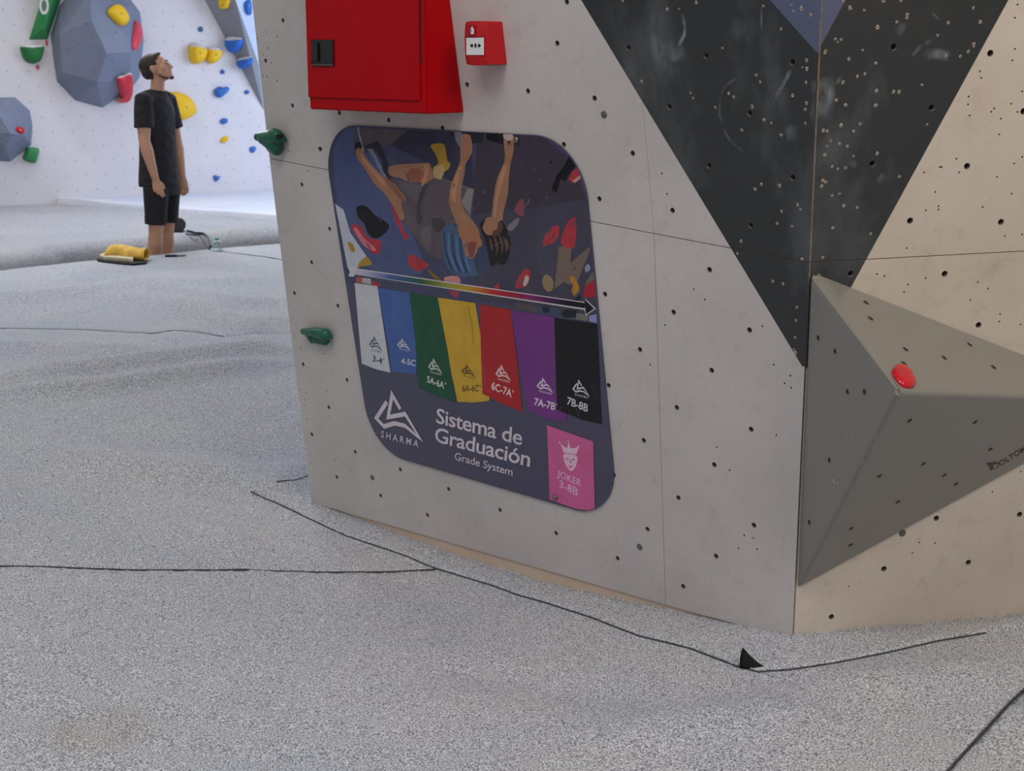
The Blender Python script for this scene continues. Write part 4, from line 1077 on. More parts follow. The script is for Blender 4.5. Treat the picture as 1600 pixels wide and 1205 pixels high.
def plate(name, pl, px, t, parent, m, off=0.0, bevel=.002):
    q = [pl.hit(*p, off) for p in px]; bm = bmesh.new(); f = bm.faces.new([bm.verts.new(p) for p in q])
    r = bmesh.ops.extrude_face_region(bm, geom=[f])
    for v in [g_ for g_ in r['geom'] if isinstance(g_, bmesh.types.BMVert)]: v.co += pl.n * t
    bmesh.ops.recalc_face_normals(bm, faces=bm.faces[:])
    if bevel: bmesh.ops.bevel(bm, geom=bm.edges[:], offset=bevel, segments=2, affect='EDGES')
    return link(name, from_bm(bm), parent, m)
def rectp(pl, x0, x1, y0, y1):     # pixel corners of an upright rectangle measured at two points
    a = pl.uv(x0, y1); b2 = pl.uv(x1, y0)
    return a, b2
def plate_uv(name, pl, u0, u1, v0, v1, t, parent, m, off=0.0, bevel=.002, seg=2):
    bm = bmesh.new(); box_bm(bm, pl.pt(u0, v0, off), pl.u * (u1 - u0), pl.v * (v1 - v0), pl.n * t, bevel, seg)
    return link(name, from_bm(bm), parent, m)
dl = CF.uv(484, 152); dr = CF.uv(657.5, 158)
door = plate_uv('door', CF, bl.x + .001, dr.x, dl.y, zt - .012, .005, cab, M['cab_red'], .0005, .0025)
plate_uv('hinge_gap', CF, dr.x + .0015, dr.x + .0065, CF.uv(660, 100).y, zt - .02, .0012, cab, M['hole'], 0, 0)
lu = CF.uv(491, 103); lr = CF.uv(524, 62)
lk = plate_uv('lock', CF, lu.x, lr.x, lu.y, lr.y, .004, cab, M['black_plastic'], .0055, .004)
plate_uv('lock_rim', CF, lu.x + .002, lr.x - .002, lu.y + .001, lu.y + .004, .005, cab, M['dull_steel'], .007, .001)
plate_uv('lock_handle', CF, lu.x + .008, lu.x + .036, lu.y + .012, lr.y - .006, .006, cab, M['black_plastic'], .0095, .003)
# ------------------------------------------------------------------ manual call point
B2, dep2 = front_depth((791.5, 94), 758)
CP = Plane(B2 + NH * dep2, NH, UL)
cpt = empty('call_point', CP.pt(-.04, .05, -dep2), 'small red fire alarm call point right of the red cabinet', 'alarm')
a = CP.uv(725, 98); a2 = CP.uv(721.5, 36); 
u0 = (a.x + a2.x) / 2; v1 = CP.uv(740, 34).y; v0 = CP.uv(740, 100).y
bm = bmesh.new(); NU = 10; cols = []
for i_ in range(NU + 1):
    t = i_ / NU; u_ = u0 * (1 - t); bul = -.007 * (2 * t - 1) ** 2
    col_ = []
    for j_ in range(NU + 1):
        q_ = j_ / NU; v_ = v0 + (v1 - v0) * q_; b2_ = bul - .004 * max(0, abs(2 * q_ - 1) - .5) ** 2 * 4
        us = u_ * (1.0 - .07 * max(0, .4 - q_)) if t < .5 else u_
        col_.append(bm.verts.new(CP.pt(us, v_ - .004 * (1 - (2 * t - 1) ** 2) * (1 if j_ == 0 else 0) + .002 * (1 - (2 * t - 1) ** 2) * (1 if j_ == NU else 0), b2_)))
    cols.append(col_)
for i_ in range(NU):
    for j_ in range(NU): bm.faces.new((cols[i_][j_], cols[i_ + 1][j_], cols[i_ + 1][j_ + 1], cols[i_][j_ + 1]))
be = [e_ for e_ in bm.edges if e_.is_boundary]
r = bmesh.ops.extrude_edge_only(bm, edges=be); nv = [g_ for g_ in r['geom'] if isinstance(g_, bmesh.types.BMVert)]
for v_ in nv: v_.co = toWall(v_.co)
bmesh.ops.contextual_create(bm, geom=[e_ for e_ in bm.edges if e_.is_boundary])
link('housing', from_bm(bm), cpt, M['cp_red'])
w0 = CP.uv(729, 86); w1 = CP.uv(756, 60)
plate_uv('glass_plate', CP, w0.x, w1.x, w0.y, w1.y + .002, .0015, cpt, M['white_plastic'], -.0005, .0006)
cpp = Print(CP, .0018); uc = (w0.x + w1.x) / 2 + .003; vc_ = (w0.y + w1.y) / 2 + .003; bk_ = rgb(18, 18, 20)
def symbol(name, polys, uc, vc_, k=1.0):
    q = Print(CP, .0018)
    for pts, col in polys: raw(q, [Vector((uc + x * k, vc_ + y * k)) for x, y in pts], col)
    return q.make(name, cpt)
AR = [(-.0155, 0), (-.0085, -.0045), (-.0085, -.0017), (-.0062, -.0017), (-.0062, .0017), (-.0085, .0017), (-.0085, .0045)]
symbol('arrow_symbol', [(AR, bk_)], uc, vc_, 1.35)
symbol('arrow_symbol', [([(-x, -y) for x, y in AR], bk_)], uc, vc_, 1.35)
symbol('dot_symbol', [([(.003 * math.cos(t * .6283), .0045 * math.sin(t * .6283)) for t in range(10)], bk_)], uc, vc_, 1.3)
iu = CP.uv(738.5, 47.5)
symbol('alarm_symbol', [([(-.010, -.011), (.010, -.011), (.010, .011), (-.010, .011)], rgb(150, 6, 16)),
    ([(-.004, -.008), (.005, -.008), (.006, .002), (.002, .005), (.002, .009), (-.003, .006), (-.005, 0)], rgb(228, 222, 222)),
    ([(-.003, -.004), (-.001, -.004), (-.001, .003), (-.003, .002)], rgb(110, 6, 16))], iu.x, iu.y, 1.2)
lip = plate_uv('flap_line', CP, u0 + .003, -.001, w1.y + .003, w1.y + .0042, .0012, cpt, M['hole'], 0, 0)

# ------------------------------------------------------------------ holds
def inflate(pl, px, depth, off=0.0, smooth=4, lift=(0, 0), rings=7, power=.55, dents=()):
    """hold whose foot follows an outline on the wall and swells outwards"""
    q = catmull([pl.uv(x, y, off) for x, y in px], smooth) if smooth else [pl.uv(x, y, off) for x, y in px]
    cen = sum(q, Vector((0, 0))) / len(q); bm = bmesh.new(); prev = None; n = len(q)
    bm.faces.new([bm.verts.new(pl.pt(p.x, p.y, off - .0)) for p in q]) if False else None
    for k in range(rings):
        t = k / rings; sc = math.cos(t * math.pi / 2) ** power; h = math.sin(t * math.pi / 2) * depth
        r = []
        for p in q:
            d = (p - cen) * sc + Vector(lift) * (t ** 1.3)
            z = h
            for (du_, dv_, rr, am) in dents:
                dd = (d - Vector((du_, dv_))).length
                z -= am * math.exp(-(dd / rr) ** 2) * (0 if k == 0 else 1)
            z += .04 * depth * noise.noise(Vector((d.x, d.y, h)) * 3 / max(depth, .02)) if k else 0
            r.append(bm.verts.new(pl.pt(cen.x + d.x, cen.y + d.y, off + max(z, 0))))
        if prev:
            for i in range(n): bm.faces.new((prev[i], prev[(i + 1) % n], r[(i + 1) % n], r[i]))
        else: bm.faces.new(r[::-1])
        prev = r
    c_ = bm.verts.new(pl.pt(cen.x + lift[0], cen.y + lift[1], off + depth))
    for i in range(n): bm.faces.new((prev[i], prev[(i + 1) % n], c_))
    return from_bm(bm), pl.pt(cen.x, cen.y, off), pl.pt(cen.x + lift[0], cen.y + lift[1], off + depth)
def hold(pl, px, depth, m, label, group='climbing holds on the far wall and its volumes', off=0.0, chalk=None, bolt_r=.008, **kw):
    me, foot, apex = inflate(pl, px, depth, off, **kw)
    e = empty('climbing_hold', foot, label, 'climbing hold', group)
    link('hold_body', me, e, m, smooth=True)
    if bolt_r:
        bm = bmesh.new(); cyl_bm(bm, apex - pl.n * .004, apex + pl.n * .0015, bolt_r, bolt_r, 14); link('bolt', from_bm(bm), e, M['bolt_dull'])
    return e, apex
def Z(ox, oy, s): return lambda L: [(ox + x / s, oy + y / s) for x, y in L]
g1 = Z(380, 180, 10); g3 = Z(460, 490, 17.21)
# near green holds: several lobes grown into one body
def lobes(name_label, pl, items, foot_px, m, bolt_px, voxel=.0035, boltoff=.03):
    e = empty('climbing_hold', pl.hit(*foot_px), name_label, 'climbing hold')
    bm = bmesh.new()
    for (x0, y0, h0, r0), (x1, y1, h1, r1) in items:
        A_ = pl.hit(x0, y0, h0); B_ = pl.hit(x1, y1, h1)
        for k in range(9):
            t = k / 8; bmesh.ops.create_uvsphere(bm, u_segments=14, v_segments=10, radius=(r0 + (r1 - r0) * t) * 1.18, matrix=Matrix.Translation(A_.lerp(B_, t)))
    me = from_bm(bm); o = bpy.data.objects.new('tmp', me); COL.objects.link(o)
    rm = o.modifiers.new('r', 'REMESH'); rm.mode = 'VOXEL'; rm.voxel_size = voxel
    sm = o.modifiers.new('s', 'SMOOTH'); sm.iterations = 6; sm.factor = .5
    me2 = bpy.data.meshes.new_from_object(o.evaluated_get(bpy.context.evaluated_depsgraph_get())); bpy.data.objects.remove(o)
    # flatten the back on the wall
    for v in me2.vertices:
        d = (v.co - pl.P).dot(pl.n)
        if d < .0005: v.co += pl.n * (.0005 - d)
    link('hold_body', me2, e, m, smooth=True)
    for bx, by, bo in bolt_px:
        c_ = pl.hit(bx, by, bo); bm = bmesh.new(); cyl_bm(bm, c_ - pl.n * .02, c_, .0075, .0075, 14); link('bolt', from_bm(bm), e, M['hole'])
    return e
lobes('dark green climbing hold overhanging the upper left edge of the boulder', WL,
      [((403, 214, .03, .012), (430, 211, .03, .016)), ((412, 216, .028, .018), (432, 213, .03, .020)), ((428, 209, .03, .016), (442, 216, .02, .010)), ((442, 215, .02, .010), (447, 221, .012, .005)), ((416, 222, .028, .014), (430, 230, .028, .016)), ((432, 216, .02, .018), (432, 233, .02, .018)), ((424, 230, .02, .015), (432, 238, .016, .010))],
      (428, 222), M['green'], [(417.5, 225, .040), (433, 214, .046)])
lobes('flat green climbing hold low on the left edge of the boulder', WL,
      [((474, 518, .02, .010), (492, 519, .03, .014)), ((490, 519, .03, .013), (508, 523, .028, .018)), ((482, 521, .02, .011), (488, 532, .014, .010)), ((508, 526, .02, .014), (515, 526, .015, .010)), ((495, 530, .016, .014), (508, 533, .014, .013))],
      (495, 526), M['green'], [(489.5, 531, .028)])
# red hold on the volume
redpx = Z(1360, 560, 13.33)([(450, 250), (520, 160), (640, 150), (760, 210), (850, 310), (890, 400), (940, 490), (930, 570), (860, 630), (720, 620), (600, 550), (500, 430), (450, 340)])
FTs = FT
hold(FT, redpx, .013, M['red'], 'glossy red climbing hold near the tip of the grey volume', None, bolt_r=0, lift=(-.003, .004), power=.5, smooth=4)
e = bpy.data.objects[-1] if False else None
c_ = FT.hit(1406.5, 579, .0115)
for o in [x for x in COL.objects if x.name.startswith('climbing_hold') and x.get('label', '').startswith('glossy red')]:
    bm = bmesh.new(); cyl_bm(bm, c_ - FT.n * .01, c_ + FT.n * .0015, .0028, .0028, 12); link('bolt', from_bm(bm), o, M['steel'])

# ------------------------------------------------------------------ far wall and everything on it
wb = empty('wall_back', WF.pt(0, 0), kind='structure')
def wf_quad(u0, u1, v0, v1, t=.04):
    bm = bmesh.new(); box_bm(bm, WF.pt(u0, v0, 0), WF.u * (u1 - u0), WF.v * (v1 - v0), WF.n * -t); return from_bm(bm)
for i, (ua, ub) in enumerate(((-8, -.9), (-.9, 4.2), (4.2, 12))):
    link('plywood_panel', wf_quad(ua + .0012, ub - .0012, -.34, 2.44 if True else 0), wb, M['far_white'])
    link('plywood_panel', wf_quad(ua + .0012, ub - .0012, 2.443, 5.0), wb, M['far_white'])
# bolt hole grid
sx, sy = .20, .19
bm = bmesh.new()
du_ = WF.u; dv_ = WF.v
for j in range(0, 15):
    for i in range(-10, 34):
        u = i * sx + (j % 2) * sx * .5 - .03; v = .12 + j * sy * .78 - u * .0
        if abs(v) > 2.6: continue
        c0 = WF.pt(u, v, .001)
        ring = [bm.verts.new(c0 + (WF.u * math.cos(t) + WF.v * math.sin(t)) * .0068) for t in [2 * math.pi * k / 8 for k in range(8)]]
        bm.faces.new(ring)
        ring2 = [bm.verts.new(v_.co - WF.n * .001) for v_ in ring]
        for k in range(8): bm.faces.new((ring[k], ring2[k], ring2[(k + 1) % 8], ring[(k + 1) % 8]))
link('bolt_holes', from_bm(bm), wb, M['tnut'], kind='stuff')

v4 = Z(0, 0, 4.634)
def volume(label, m, base, tops, group=None, nuts=(), seed=0):
    bm = bmesh.new(); cen = None
    bp_ = [WF.hit(*p, .0) for p in v4(base)]
    for p in bp_: bm.verts.new(p)
    for (x, y, h) in tops: bm.verts.new(WF.hit(*v4([(x, y)])[0], h))
    bmesh.ops.convex_hull(bm, input=bm.verts[:])
    bmesh.ops.delete(bm, geom=[v for v in bm.verts if not v.link_faces], context='VERTS')
    bmesh.ops.recalc_face_normals(bm, faces=bm.faces[:])
    fl_ = [(f.calc_center_median().copy(), f.normal.copy(), [v.co.copy() for v in f.verts]) for f in bm.faces]
    e = empty('climbing_volume', sum(bp_, Vector()) / len(bp_), label, 'volume', group or 'volumes on the far wall')
    body = link('volume_body', from_bm(bm), e, m)
    def surf(x, y):
        d = ray(x, y); best = None
        for c0, n0, vs_ in fl_:
            dn = d.dot(n0)
            if dn > -1e-6: continue
            t = (c0 - CAM).dot(n0) / dn; p = CAM + d * t
            k = len(vs_)
            if all((vs_[(i + 1) % k] - vs_[i]).cross(p - vs_[i]).dot(n0) > -1e-5 for i in range(k)):
                if best is None or t < best[0]: best = (t, Plane(p, n0))
        return best[1] if best else None
    bm = bmesh.new(); any_ = False
    for p in v4(nuts):
        pl = surf(*p)
        if pl: cyl_bm(bm, pl.P, pl.P + pl.n * .001, .007, .007, 8); any_ = True
    if any_: link('bolt_holes', from_bm(bm), e, M['tnut_blue'], kind='stuff')
    else: bm.free()
    return e, surf
bigv, surf_big = volume('large blue grey faceted volume on the far wall behind the man', M['vol_blue'],
    [(478, -15), (428, 45), (366, 250), (385, 420), (412, 590), (545, 728), (742, 780), (820, 722), (950, 640), (1012, 560), (1040, 300), (1015, 90), (945, -5), (850, -90), (620, -110)],
    [(655, -40, .30), (662, 150, .36), (772, 385, .42), (945, 380, .34), (705, 590, .34), (455, 525, .16), (948, 600, .20), (935, 60, .24), (430, 250, .17)],
    nuts=[(585,20),(620,172),(470,110),(517,215),(425,250),(673,275),(570,320),(485,365),(725,380),(538,480),(677,517),(920,235),(835,235),(810,435),(885,440),(590,645),(910,325)])
smv, surf_sm = volume('smaller blue grey faceted volume at the left edge of the photo', M['vol_blue'],
    [(-150, 800), (-60, 720), (0, 705), (110, 705), (215, 800), (235, 900), (225, 1050), (190, 1080), (75, 1172), (-30, 1165), (-150, 1080)],
    [(75, 965, .26), (0, 845, .24), (185, 985, .16), (40, 1075, .20), (-80, 960, .22), (120, 760, .12)],
    nuts=[(80,750),(98,830),(125,912),(125,1045),(10,1000)])
grv, surf_gr = volume('long green wooden prism volume high beside the large grey volume', M['green_far'],
    [(320, -70), (470, -90), (345, 285), (210, 288)], [(330, 190, .14), (400, -60, .14), (345, -60, .14)])
pl = surf_gr(69, 9)
if pl:
    bm = bmesh.new()
    k = [bm.verts.new(pl.P + pl.n * .001 + (pl.u * math.cos(t) * .055 + pl.v * math.sin(t) * .085)) for t in [6.283 * i / 20 for i in range(20)]]; bm.faces.new(k)
    link('label', from_bm(bm), grv, M['chalk'])
    bm = bmesh.new()
    k = [bm.verts.new(pl.P + pl.n * .002 + (pl.u * math.cos(t) * .03 + pl.v * math.sin(t) * .055)) for t in [6.283 * i / 20 for i in range(20)]]; bm.faces.new(k)
    link('label_print', from_bm(bm), grv, mat('label_green', rgb(96, 130, 112), .6))
# two-tone hold material: chalked on top
def chalky(name, base, thr=.5):
    m = bpy.data.materials.new(name); m.use_nodes = True; nt = m.node_tree; b = nt.nodes['Principled BSDF']; b.inputs['Roughness'].default_value = .6
    ge = nt.nodes.new('ShaderNodeNewGeometry'); se = nt.nodes.new('ShaderNodeSeparateXYZ'); nt.links.new(ge.outputs['Normal'], se.inputs[0])
    ad = nt.nodes.new('ShaderNodeMath'); ad.operation = 'ADD'; nt.links.new(se.outputs[2], ad.inputs[0])
    n_ = tnoise(nt, 14, 5); mu = nt.nodes.new('ShaderNodeMath'); mu.operation = 'MULTIPLY'; nt.links.new(n_, mu.inputs[0]); mu.inputs[1].default_value = .8
    nt.links.new(mu.outputs[0], ad.inputs[1])
    nt.links.new(mixrgb(nt, ramp(nt, ad.outputs[0], thr - .1, thr + .5), base, rgb(206, 206, 208)), b.inputs['Base Color'])
    return m
cy = chalky('yellow_chalked', rgb(232, 186, 18), .95); cy2 = chalky('yellow_chalk_little', rgb(232, 186, 18), 1.15); cbm = chalky('blue_chalked', rgb(36, 100, 190), .95); cr = chalky('red_chalked', rgb(200, 44, 62), .75); cg = chalky('green_chalked', rgb(26, 110, 50), .85)
def circ(cx, cy_, rx, ry, n=8, rot=0):
    return [(cx + rx * math.cos(2 * math.pi * i / n) * math.cos(rot) - ry * math.sin(2 * math.pi * i / n) * math.sin(rot), cy_ + rx * math.cos(2 * math.pi * i / n) * math.sin(rot) + ry * math.sin(2 * math.pi * i / n) * math.cos(rot)) for i in range(n)]
w5 = Z(240, 0, 5.02)
def on(surf, x, y):
    pl = surf(x, y); return pl if pl else WF
pl = on(surf_big, 184, 21); hold(pl, v4([(778, 80), (830, 35), (880, 50), (930, 125), (915, 175), (865, 185), (800, 130)]), .07, cy2, 'yellow oval hold near the top of the large faceted volume')
pl = on(surf_big, 211, 56); hold(pl, v4([(975, 150), (1005, 180), (1015, 260), (1000, 320), (968, 368), (952, 330), (962, 230)]), .05, M['pinkred'], 'long upright pinkish red hold on right side of the large faceted volume')
pl = on(surf_big, 191, 133)
hold(pl, v4([(845, 570), (900, 545), (948, 530), (955, 620), (940, 700), (900, 735), (830, 722), (865, 690)]), .07, cr, 'red chalked hold at the bottom right of the large faceted volume', lift=(0, .02))
pl = on(surf_sm, 31, 203); hold(pl, v4([(115, 925), (150, 920), (175, 950), (160, 970), (122, 955)]), .03, M['red'], 'small red hold on the smaller faceted volume', bolt_r=.008)
hold(WF, v4([(150, 335), (230, 328), (312, 332), (308, 390), (290, 440), (235, 462), (180, 440), (155, 390)]), .10, cg, 'dark green chalked hold below the long green prism', lift=(0, .03))
hold(WF, v4([(195, 1070), (280, 1074), (272, 1130), (255, 1180), (205, 1172), (162, 1150), (178, 1100)]), .07, M['green_far'], 'green block hold under the smaller faceted volume', smooth=2)
hold(WF, v4([(328, 300), (340, 285), (345, 320), (335, 332)]), .02, M['pinkred'], 'tiny red hold just under the tip of the green prism', bolt_r=0)
hold(WF, v4([(262, 485), (275, 468), (285, 495), (270, 505)]), .02, M['pinkred'], 'tiny red hold below the dark green chalked hold', bolt_r=0)
hold(WF, w5([(272, 390), (290, 345), (335, 335), (395, 370), (412, 420), (370, 490), (310, 500), (280, 465)]), .13, cy, 'yellow chalk topped hold, left one of the close pair')
hold(WF, w5([(405, 430), (420, 375), (470, 362), (520, 385), (530, 430), (490, 485), (440, 500), (408, 470)]), .11, cy, 'yellow chalk topped hold, right one of the close pair')
hold(WF, w5([(100, 735), (150, 722), (215, 728), (285, 770), (325, 840), (322, 885), (270, 925), (200, 940), (130, 900), (105, 810)]), .10, cy2, 'big rounded yellow hold at the man chest height', lift=(.03, -.02))
hold(WF, w5([(470, 710), (510, 680), (545, 685), (580, 680), (588, 705), (550, 745), (515, 768), (480, 750)]), .07, M['blue'], 'blue double lobed hold, largest in the row above the small yellow one')
hold(WF, w5(circ(368, 230, 19, 22)), .03, mat('slate_blue', rgb(52, 106, 146), .5), 'small slate blue hold above the pair of yellow holds', bolt_r=.006)
hold(WF, w5(circ(540, 564, 17, 18)), .03, M['blue'], 'small round blue hold below the pair of yellow holds', bolt_r=.006)
hold(WF, w5(circ(730, 723, 19, 17)), .03, M['blue'], 'small round blue hold nearest the foot of the grey facet', bolt_r=.006)
hold(WF, w5([(520, 945), (545, 928), (578, 935), (570, 965), (535, 975)]), .04, M['blue'], 'small blue hold just above the small yellow hold', bolt_r=.006)
hold(WF, w5([(522, 1105), (550, 1072), (588, 1070), (580, 1100), (550, 1122)]), .04, M['yellow'], 'small yellow hold low on the far wall between blue holds', bolt_r=.006)
hold(WF, w5([(750, 1160), (785, 1148), (803, 1160), (790, 1190), (765, 1198)]), .03, M['blue'], 'small blue hold left of the overhanging green hold', bolt_r=.006)
hold(WF, [(333, 276), (337, 273.5), (341, 276), (344, 275), (341, 281), (336, 283.5)], .03, M['blue'], 'lowest small blue hold just above the far mat', bolt_r=.006)
# grey overhanging facet top right of far wall
G0 = WF.hit(288, -60); G2 = WF.hit(412, 172); E0 = WF.hit(342, -70, .45); E2 = WF.hit(404, 100, .12); E1 = WF.hit(368, 0, .36); H0 = WF.hit(560, -70, .0); H2 = WF.hit(560, 172, 0)
def facets(name, polys, mats_, parent):
    vs = []; fs = []; mi = []
    for p, m_ in polys: k = len(vs); vs += p; fs.append(tuple(range(k, k + len(p)))); mi.append(m_)
    return link(name, mesh_from(vs, fs, mi), parent, mats_)
fac = empty('climbing_volume', G2, 'large overhanging grey wedge with pale side at upper right of the far wall', 'volume')
facets('wedge_body', [([G0, G2, E2, E1, E0], 0), ([E0, E1, E2, G2, H2, H0], 1), ([G0, E0, H0], 0)], [M['far_grey'], M['far_light']], fac)
FG = Plane(G2, (E1 - G2).cross(G0 - G2)); 
if FG.n.dot(CAM - G2) < 0: FG = Plane(G2, -FG.n)
def surfG(x, y): return Plane(FG.hit(x, y), FG.n)
hold(surfG(350, 4), w5([(525, -30), (600, -35), (602, 30), (585, 60), (550, 65), (525, 40)]), .06, cy, 'yellow hold at the very top on the grey wedge', off=0)
hold(surfG(366, 68), w5([(572, 310), (590, 285), (650, 285), (700, 300), (705, 340), (680, 390), (630, 405), (595, 375)]), .09, cbm, 'upper blue chalked hold on the grey wedge')
hold(surfG(384, 97), w5([(660, 480), (680, 450), (740, 440), (775, 450), (770, 500), (720, 535), (680, 520)]), .07, cbm, 'lower blue chalked hold on the grey wedge')
FP = Plane(E1, (E2 - E1).cross(H0 - E1))
if FP.n.dot(CAM - E1) < 0: FP = Plane(E1, -FP.n)
hold(FP, w5([(708, 30), (725, 5), (755, 0), (758, 100), (738, 120), (715, 90)]), .05, M['blue'], 'blue hold cut off by the boulder edge at the top', bolt_r=.006)

# ------------------------------------------------------------------ things on the mats
# yellow towel-like chalk bag
bq = gh(196, 404)
bag = empty('bag', bq, 'folded yellow cloth bag with black underside lying at far mat edge', 'bag')
Ml = mat('bag_yellow', rgb(226, 182, 82), .85, nscale=12, namp=.25, bump=.4, bscale=60); Mp = mat('bag_cream', rgb(200, 190, 160), .9, nscale=10, namp=.15); Mbk = mat('bag_black', rgb(22, 23, 24), .85)
tb = Z(140, 330, 5.333)
def onv(dpt): return Plane(Vector((bq.x, bq.y + dpt, 0)), Vector((-bq.x * 0, -1, 0)), Vector((1, 0, 0)))
F0 = onv(-.12)
# body: swept tube flattened, open mouth to the right
pl_ = F0
ptsb = [(125, 405), (170, 400), (240, 400), (310, 405), (370, 412), (430, 418), (472, 420)]
hts = [.010, .050, .056, .053, .050, .048, .050]
bm = bmesh.new(); rings = []
for (x, y), h in zip(tb(ptsb), hts):
    g_ = gh(x, y); ring = []
    for k in range(20):
        t = 2 * math.pi * k / 20; yy = math.cos(t) * .085; zz = max(0, (math.sin(t) + .75)) * h * .95
        zz += .004 * noise.noise(Vector((x * .2, k, 0)))
        ring.append(bm.verts.new(Vector((g_.x, g_.y + .02 + yy, g_.z + .012 + zz))))
    rings.append(ring)
for a_, b2 in zip(rings, rings[1:]):
    for k in range(20): bm.faces.new((a_[k], a_[(k + 1) % 20], b2[(k + 1) % 20], b2[k]))
bm.faces.new(rings[0])
bmesh.ops.recalc_face_normals(bm, faces=bm.faces[:]); bmesh.ops.solidify(bm, geom=bm.faces[:], thickness=.004)
bmesh.ops.subdivide_edges(bm, edges=bm.edges[:], cuts=1, use_grid_fill=True, smooth=.6)
link('bag_body', from_bm(bm), bag, Ml, smooth=True)
bm = bmesh.new()
q = [gh(*p) for p in tb([(95, 400), (140, 378), (380, 395), (375, 440), (330, 430), (240, 425), (130, 415)])]
f = bm.faces.new([bm.verts.new(p + Vector((0, -.04, .016))) for p in q]); r = bmesh.ops.extrude_face_region(bm, geom=[f])
for v in [g_ for g_ in r['geom'] if isinstance(g_, bmesh.types.BMVert)]: v.co.z += .02 + .004 * noise.noise(v.co * 20)
link('lining', from_bm(bm), bag, Mp)
bm = bmesh.new()
q = [gh(*p) for p in tb([(70, 405), (110, 395), (400, 410), (490, 420), (480, 440), (370, 450), (250, 440), (150, 428), (80, 418)])]
f = bm.faces.new([bm.verts.new(p + Vector((0, -.03, .0))) for p in q]); r = bmesh.ops.extrude_face_region(bm, geom=[f])
for v in [g_ for g_ in r['geom'] if isinstance(g_, bmesh.types.BMVert)]: v.co.z += .014
link('underside', from_bm(bm), bag, Mbk)
mouth = gh(*tb([(472, 425)])[0])
# brush
bsh = gh(273, 401.5); br_ = empty('brush', bsh, 'small dark brush lying on the mat right of the yellow bag', 'brush')
bm = bmesh.new(); q = gh(258, 401.8); q2 = gh(276, 401.4); box_bm(bm, q + Vector((0, -.01, .003)), q2 - q, Vector((.005, .03, 0)), Vector((0, 0, .012)), .003); link('bristle_head', from_bm(bm), br_, Mbk)
bm = bmesh.new(); q = gh(276, 401.6); q2 = gh(290, 400.8); box_bm(bm, q + Vector((0, -.005, .003)), q2 - q, Vector((.003, .018, 0)), Vector((0, 0, .01)), .003); link('brush_handle', from_bm(bm), br_, mat('brush_wood', rgb(120, 108, 92), .7))
# bottle standing at the mat edge
bt = gh(339.5, 391.5); hb = 20.5 / 211.0 * 1.0
bot = empty('water_bottle', bt, 'clear plastic bottle with green cap standing at the mat edge', 'bottle')
mg = bpy.data.materials.new('clear_plastic'); mg.use_nodes = True; bb = mg.node_tree.nodes['Principled BSDF']
bb.inputs['Base Color'].default_value = rgb(225, 245, 240); bb.inputs['Roughness'].default_value = .08; bb.inputs['Transmission Weight'].default_value = .85; bb.inputs['IOR'].default_value = 1.25
def lathe(prof, c0, n=24):
    bm = bmesh.new(); prev = None
    for r_, z_ in prof:
        ring = [bm.verts.new(c0 + Vector((r_ * math.cos(2 * math.pi * k / n), r_ * math.sin(2 * math.pi * k / n), z_))) for k in range(n)]
        if prev:
            for k in range(n): bm.faces.new((prev[k], prev[(k + 1) % n], ring[(k + 1) % n], ring[k]))
        else: bm.faces.new(ring[::-1])
        prev = ring
    bm.faces.new(prev); return from_bm(bm)
link('bottle_body', lathe([(.030, 0), (.038, .006), (.040, .02), (.037, .028), (.040, .036), (.038, .05), (.032, .062), (.018, .074), (.013, .08)], bt + Vector((0, 0, .004))), bot, mg, smooth=True)
link('cap', lathe([(.015, 0), (.015, .012), (.013, .014)], bt + Vector((0, 0, .082))), bot, mat('cap_green', rgb(20, 140, 96), .4), smooth=True)
# round floor lamp / fan head lying on the far mat with cable
fq = ground(280, 362); fh = empty('floor_spotlight', fq, 'round dark faced spotlight with a silver rim on the far mat', 'lamp')
cc = fq + Vector((.0, 0, .055)); ax = Vector((.25, -.9, .28)).normalized()
bm = bmesh.new(); cyl_bm(bm, cc - ax * .10, cc + ax * .03, .038, .058, 28, caps=False)
bmesh.ops.solidify(bm, geom=bm.faces[:], thickness=.004); link('housing', from_bm(bm), fh, mat('spot_silver', rgb(150, 160, 172), .35, .5), smooth=True)
bm = bmesh.new(); cyl_bm(bm, cc + ax * .005, cc + ax * .02, .052, .052, 28); link('lens', from_bm(bm), fh, mat('spot_dark', rgb(46, 48, 54), .25))
bm = bmesh.new(); cyl_bm(bm, cc - ax * .106, cc - ax * .098, .04, .04, 20); link('back_plate', from_bm(bm), fh, M['black_plastic'])
bm = bmesh.new(); box_bm(bm, fq + Vector((-.045, -.06, .0)), Vector((.09, 0, 0)), Vector((0, .09, 0)), Vector((0, 0, .012)), .003); link('foot', from_bm(bm), fh, M['black_plastic'])
cabp = tb([(815, 165), (850, 172), (885, 182), (925, 183), (960, 192), (985, 215), (1000, 250), (1008, 295)])
cp3 = []
def onfar(x, y, up_):
    z = 0
    for _ in range(6):
        q = ground(x, y, z); z = .5 * z + .5 * (max(hz2(q.x, q.y), -.10) + up_)
    return ground(x, y, z)
cp3 = catmull([onfar(x, y, .012) for x, y in cabp], 5, False)
bm = bmesh.new(); tube_bm(bm, cp3, [.010] * len(cp3), Vector((0, 0, 1)), 8)
o = link('power_cable', from_bm(bm), None, M['black_plastic'], smooth=True); tag(o, 'black cable running from the spotlight over the far mat edge', 'cable')
cabp = tb([(800, 188), (860, 198), (915, 205), (940, 235), (970, 275), (1000, 312)])
cp3 = catmull([onfar(x, y, .010) for x, y in cabp], 5, False)
bm = bmesh.new(); tube_bm(bm, cp3, [.007] * len(cp3), Vector((0, 0, 1)), 8)
o = link('power_cable', from_bm(bm), None, M['black_plastic'], smooth=True); tag(o, 'thinner black cable hanging nearest the man behind the bottle', 'cable')

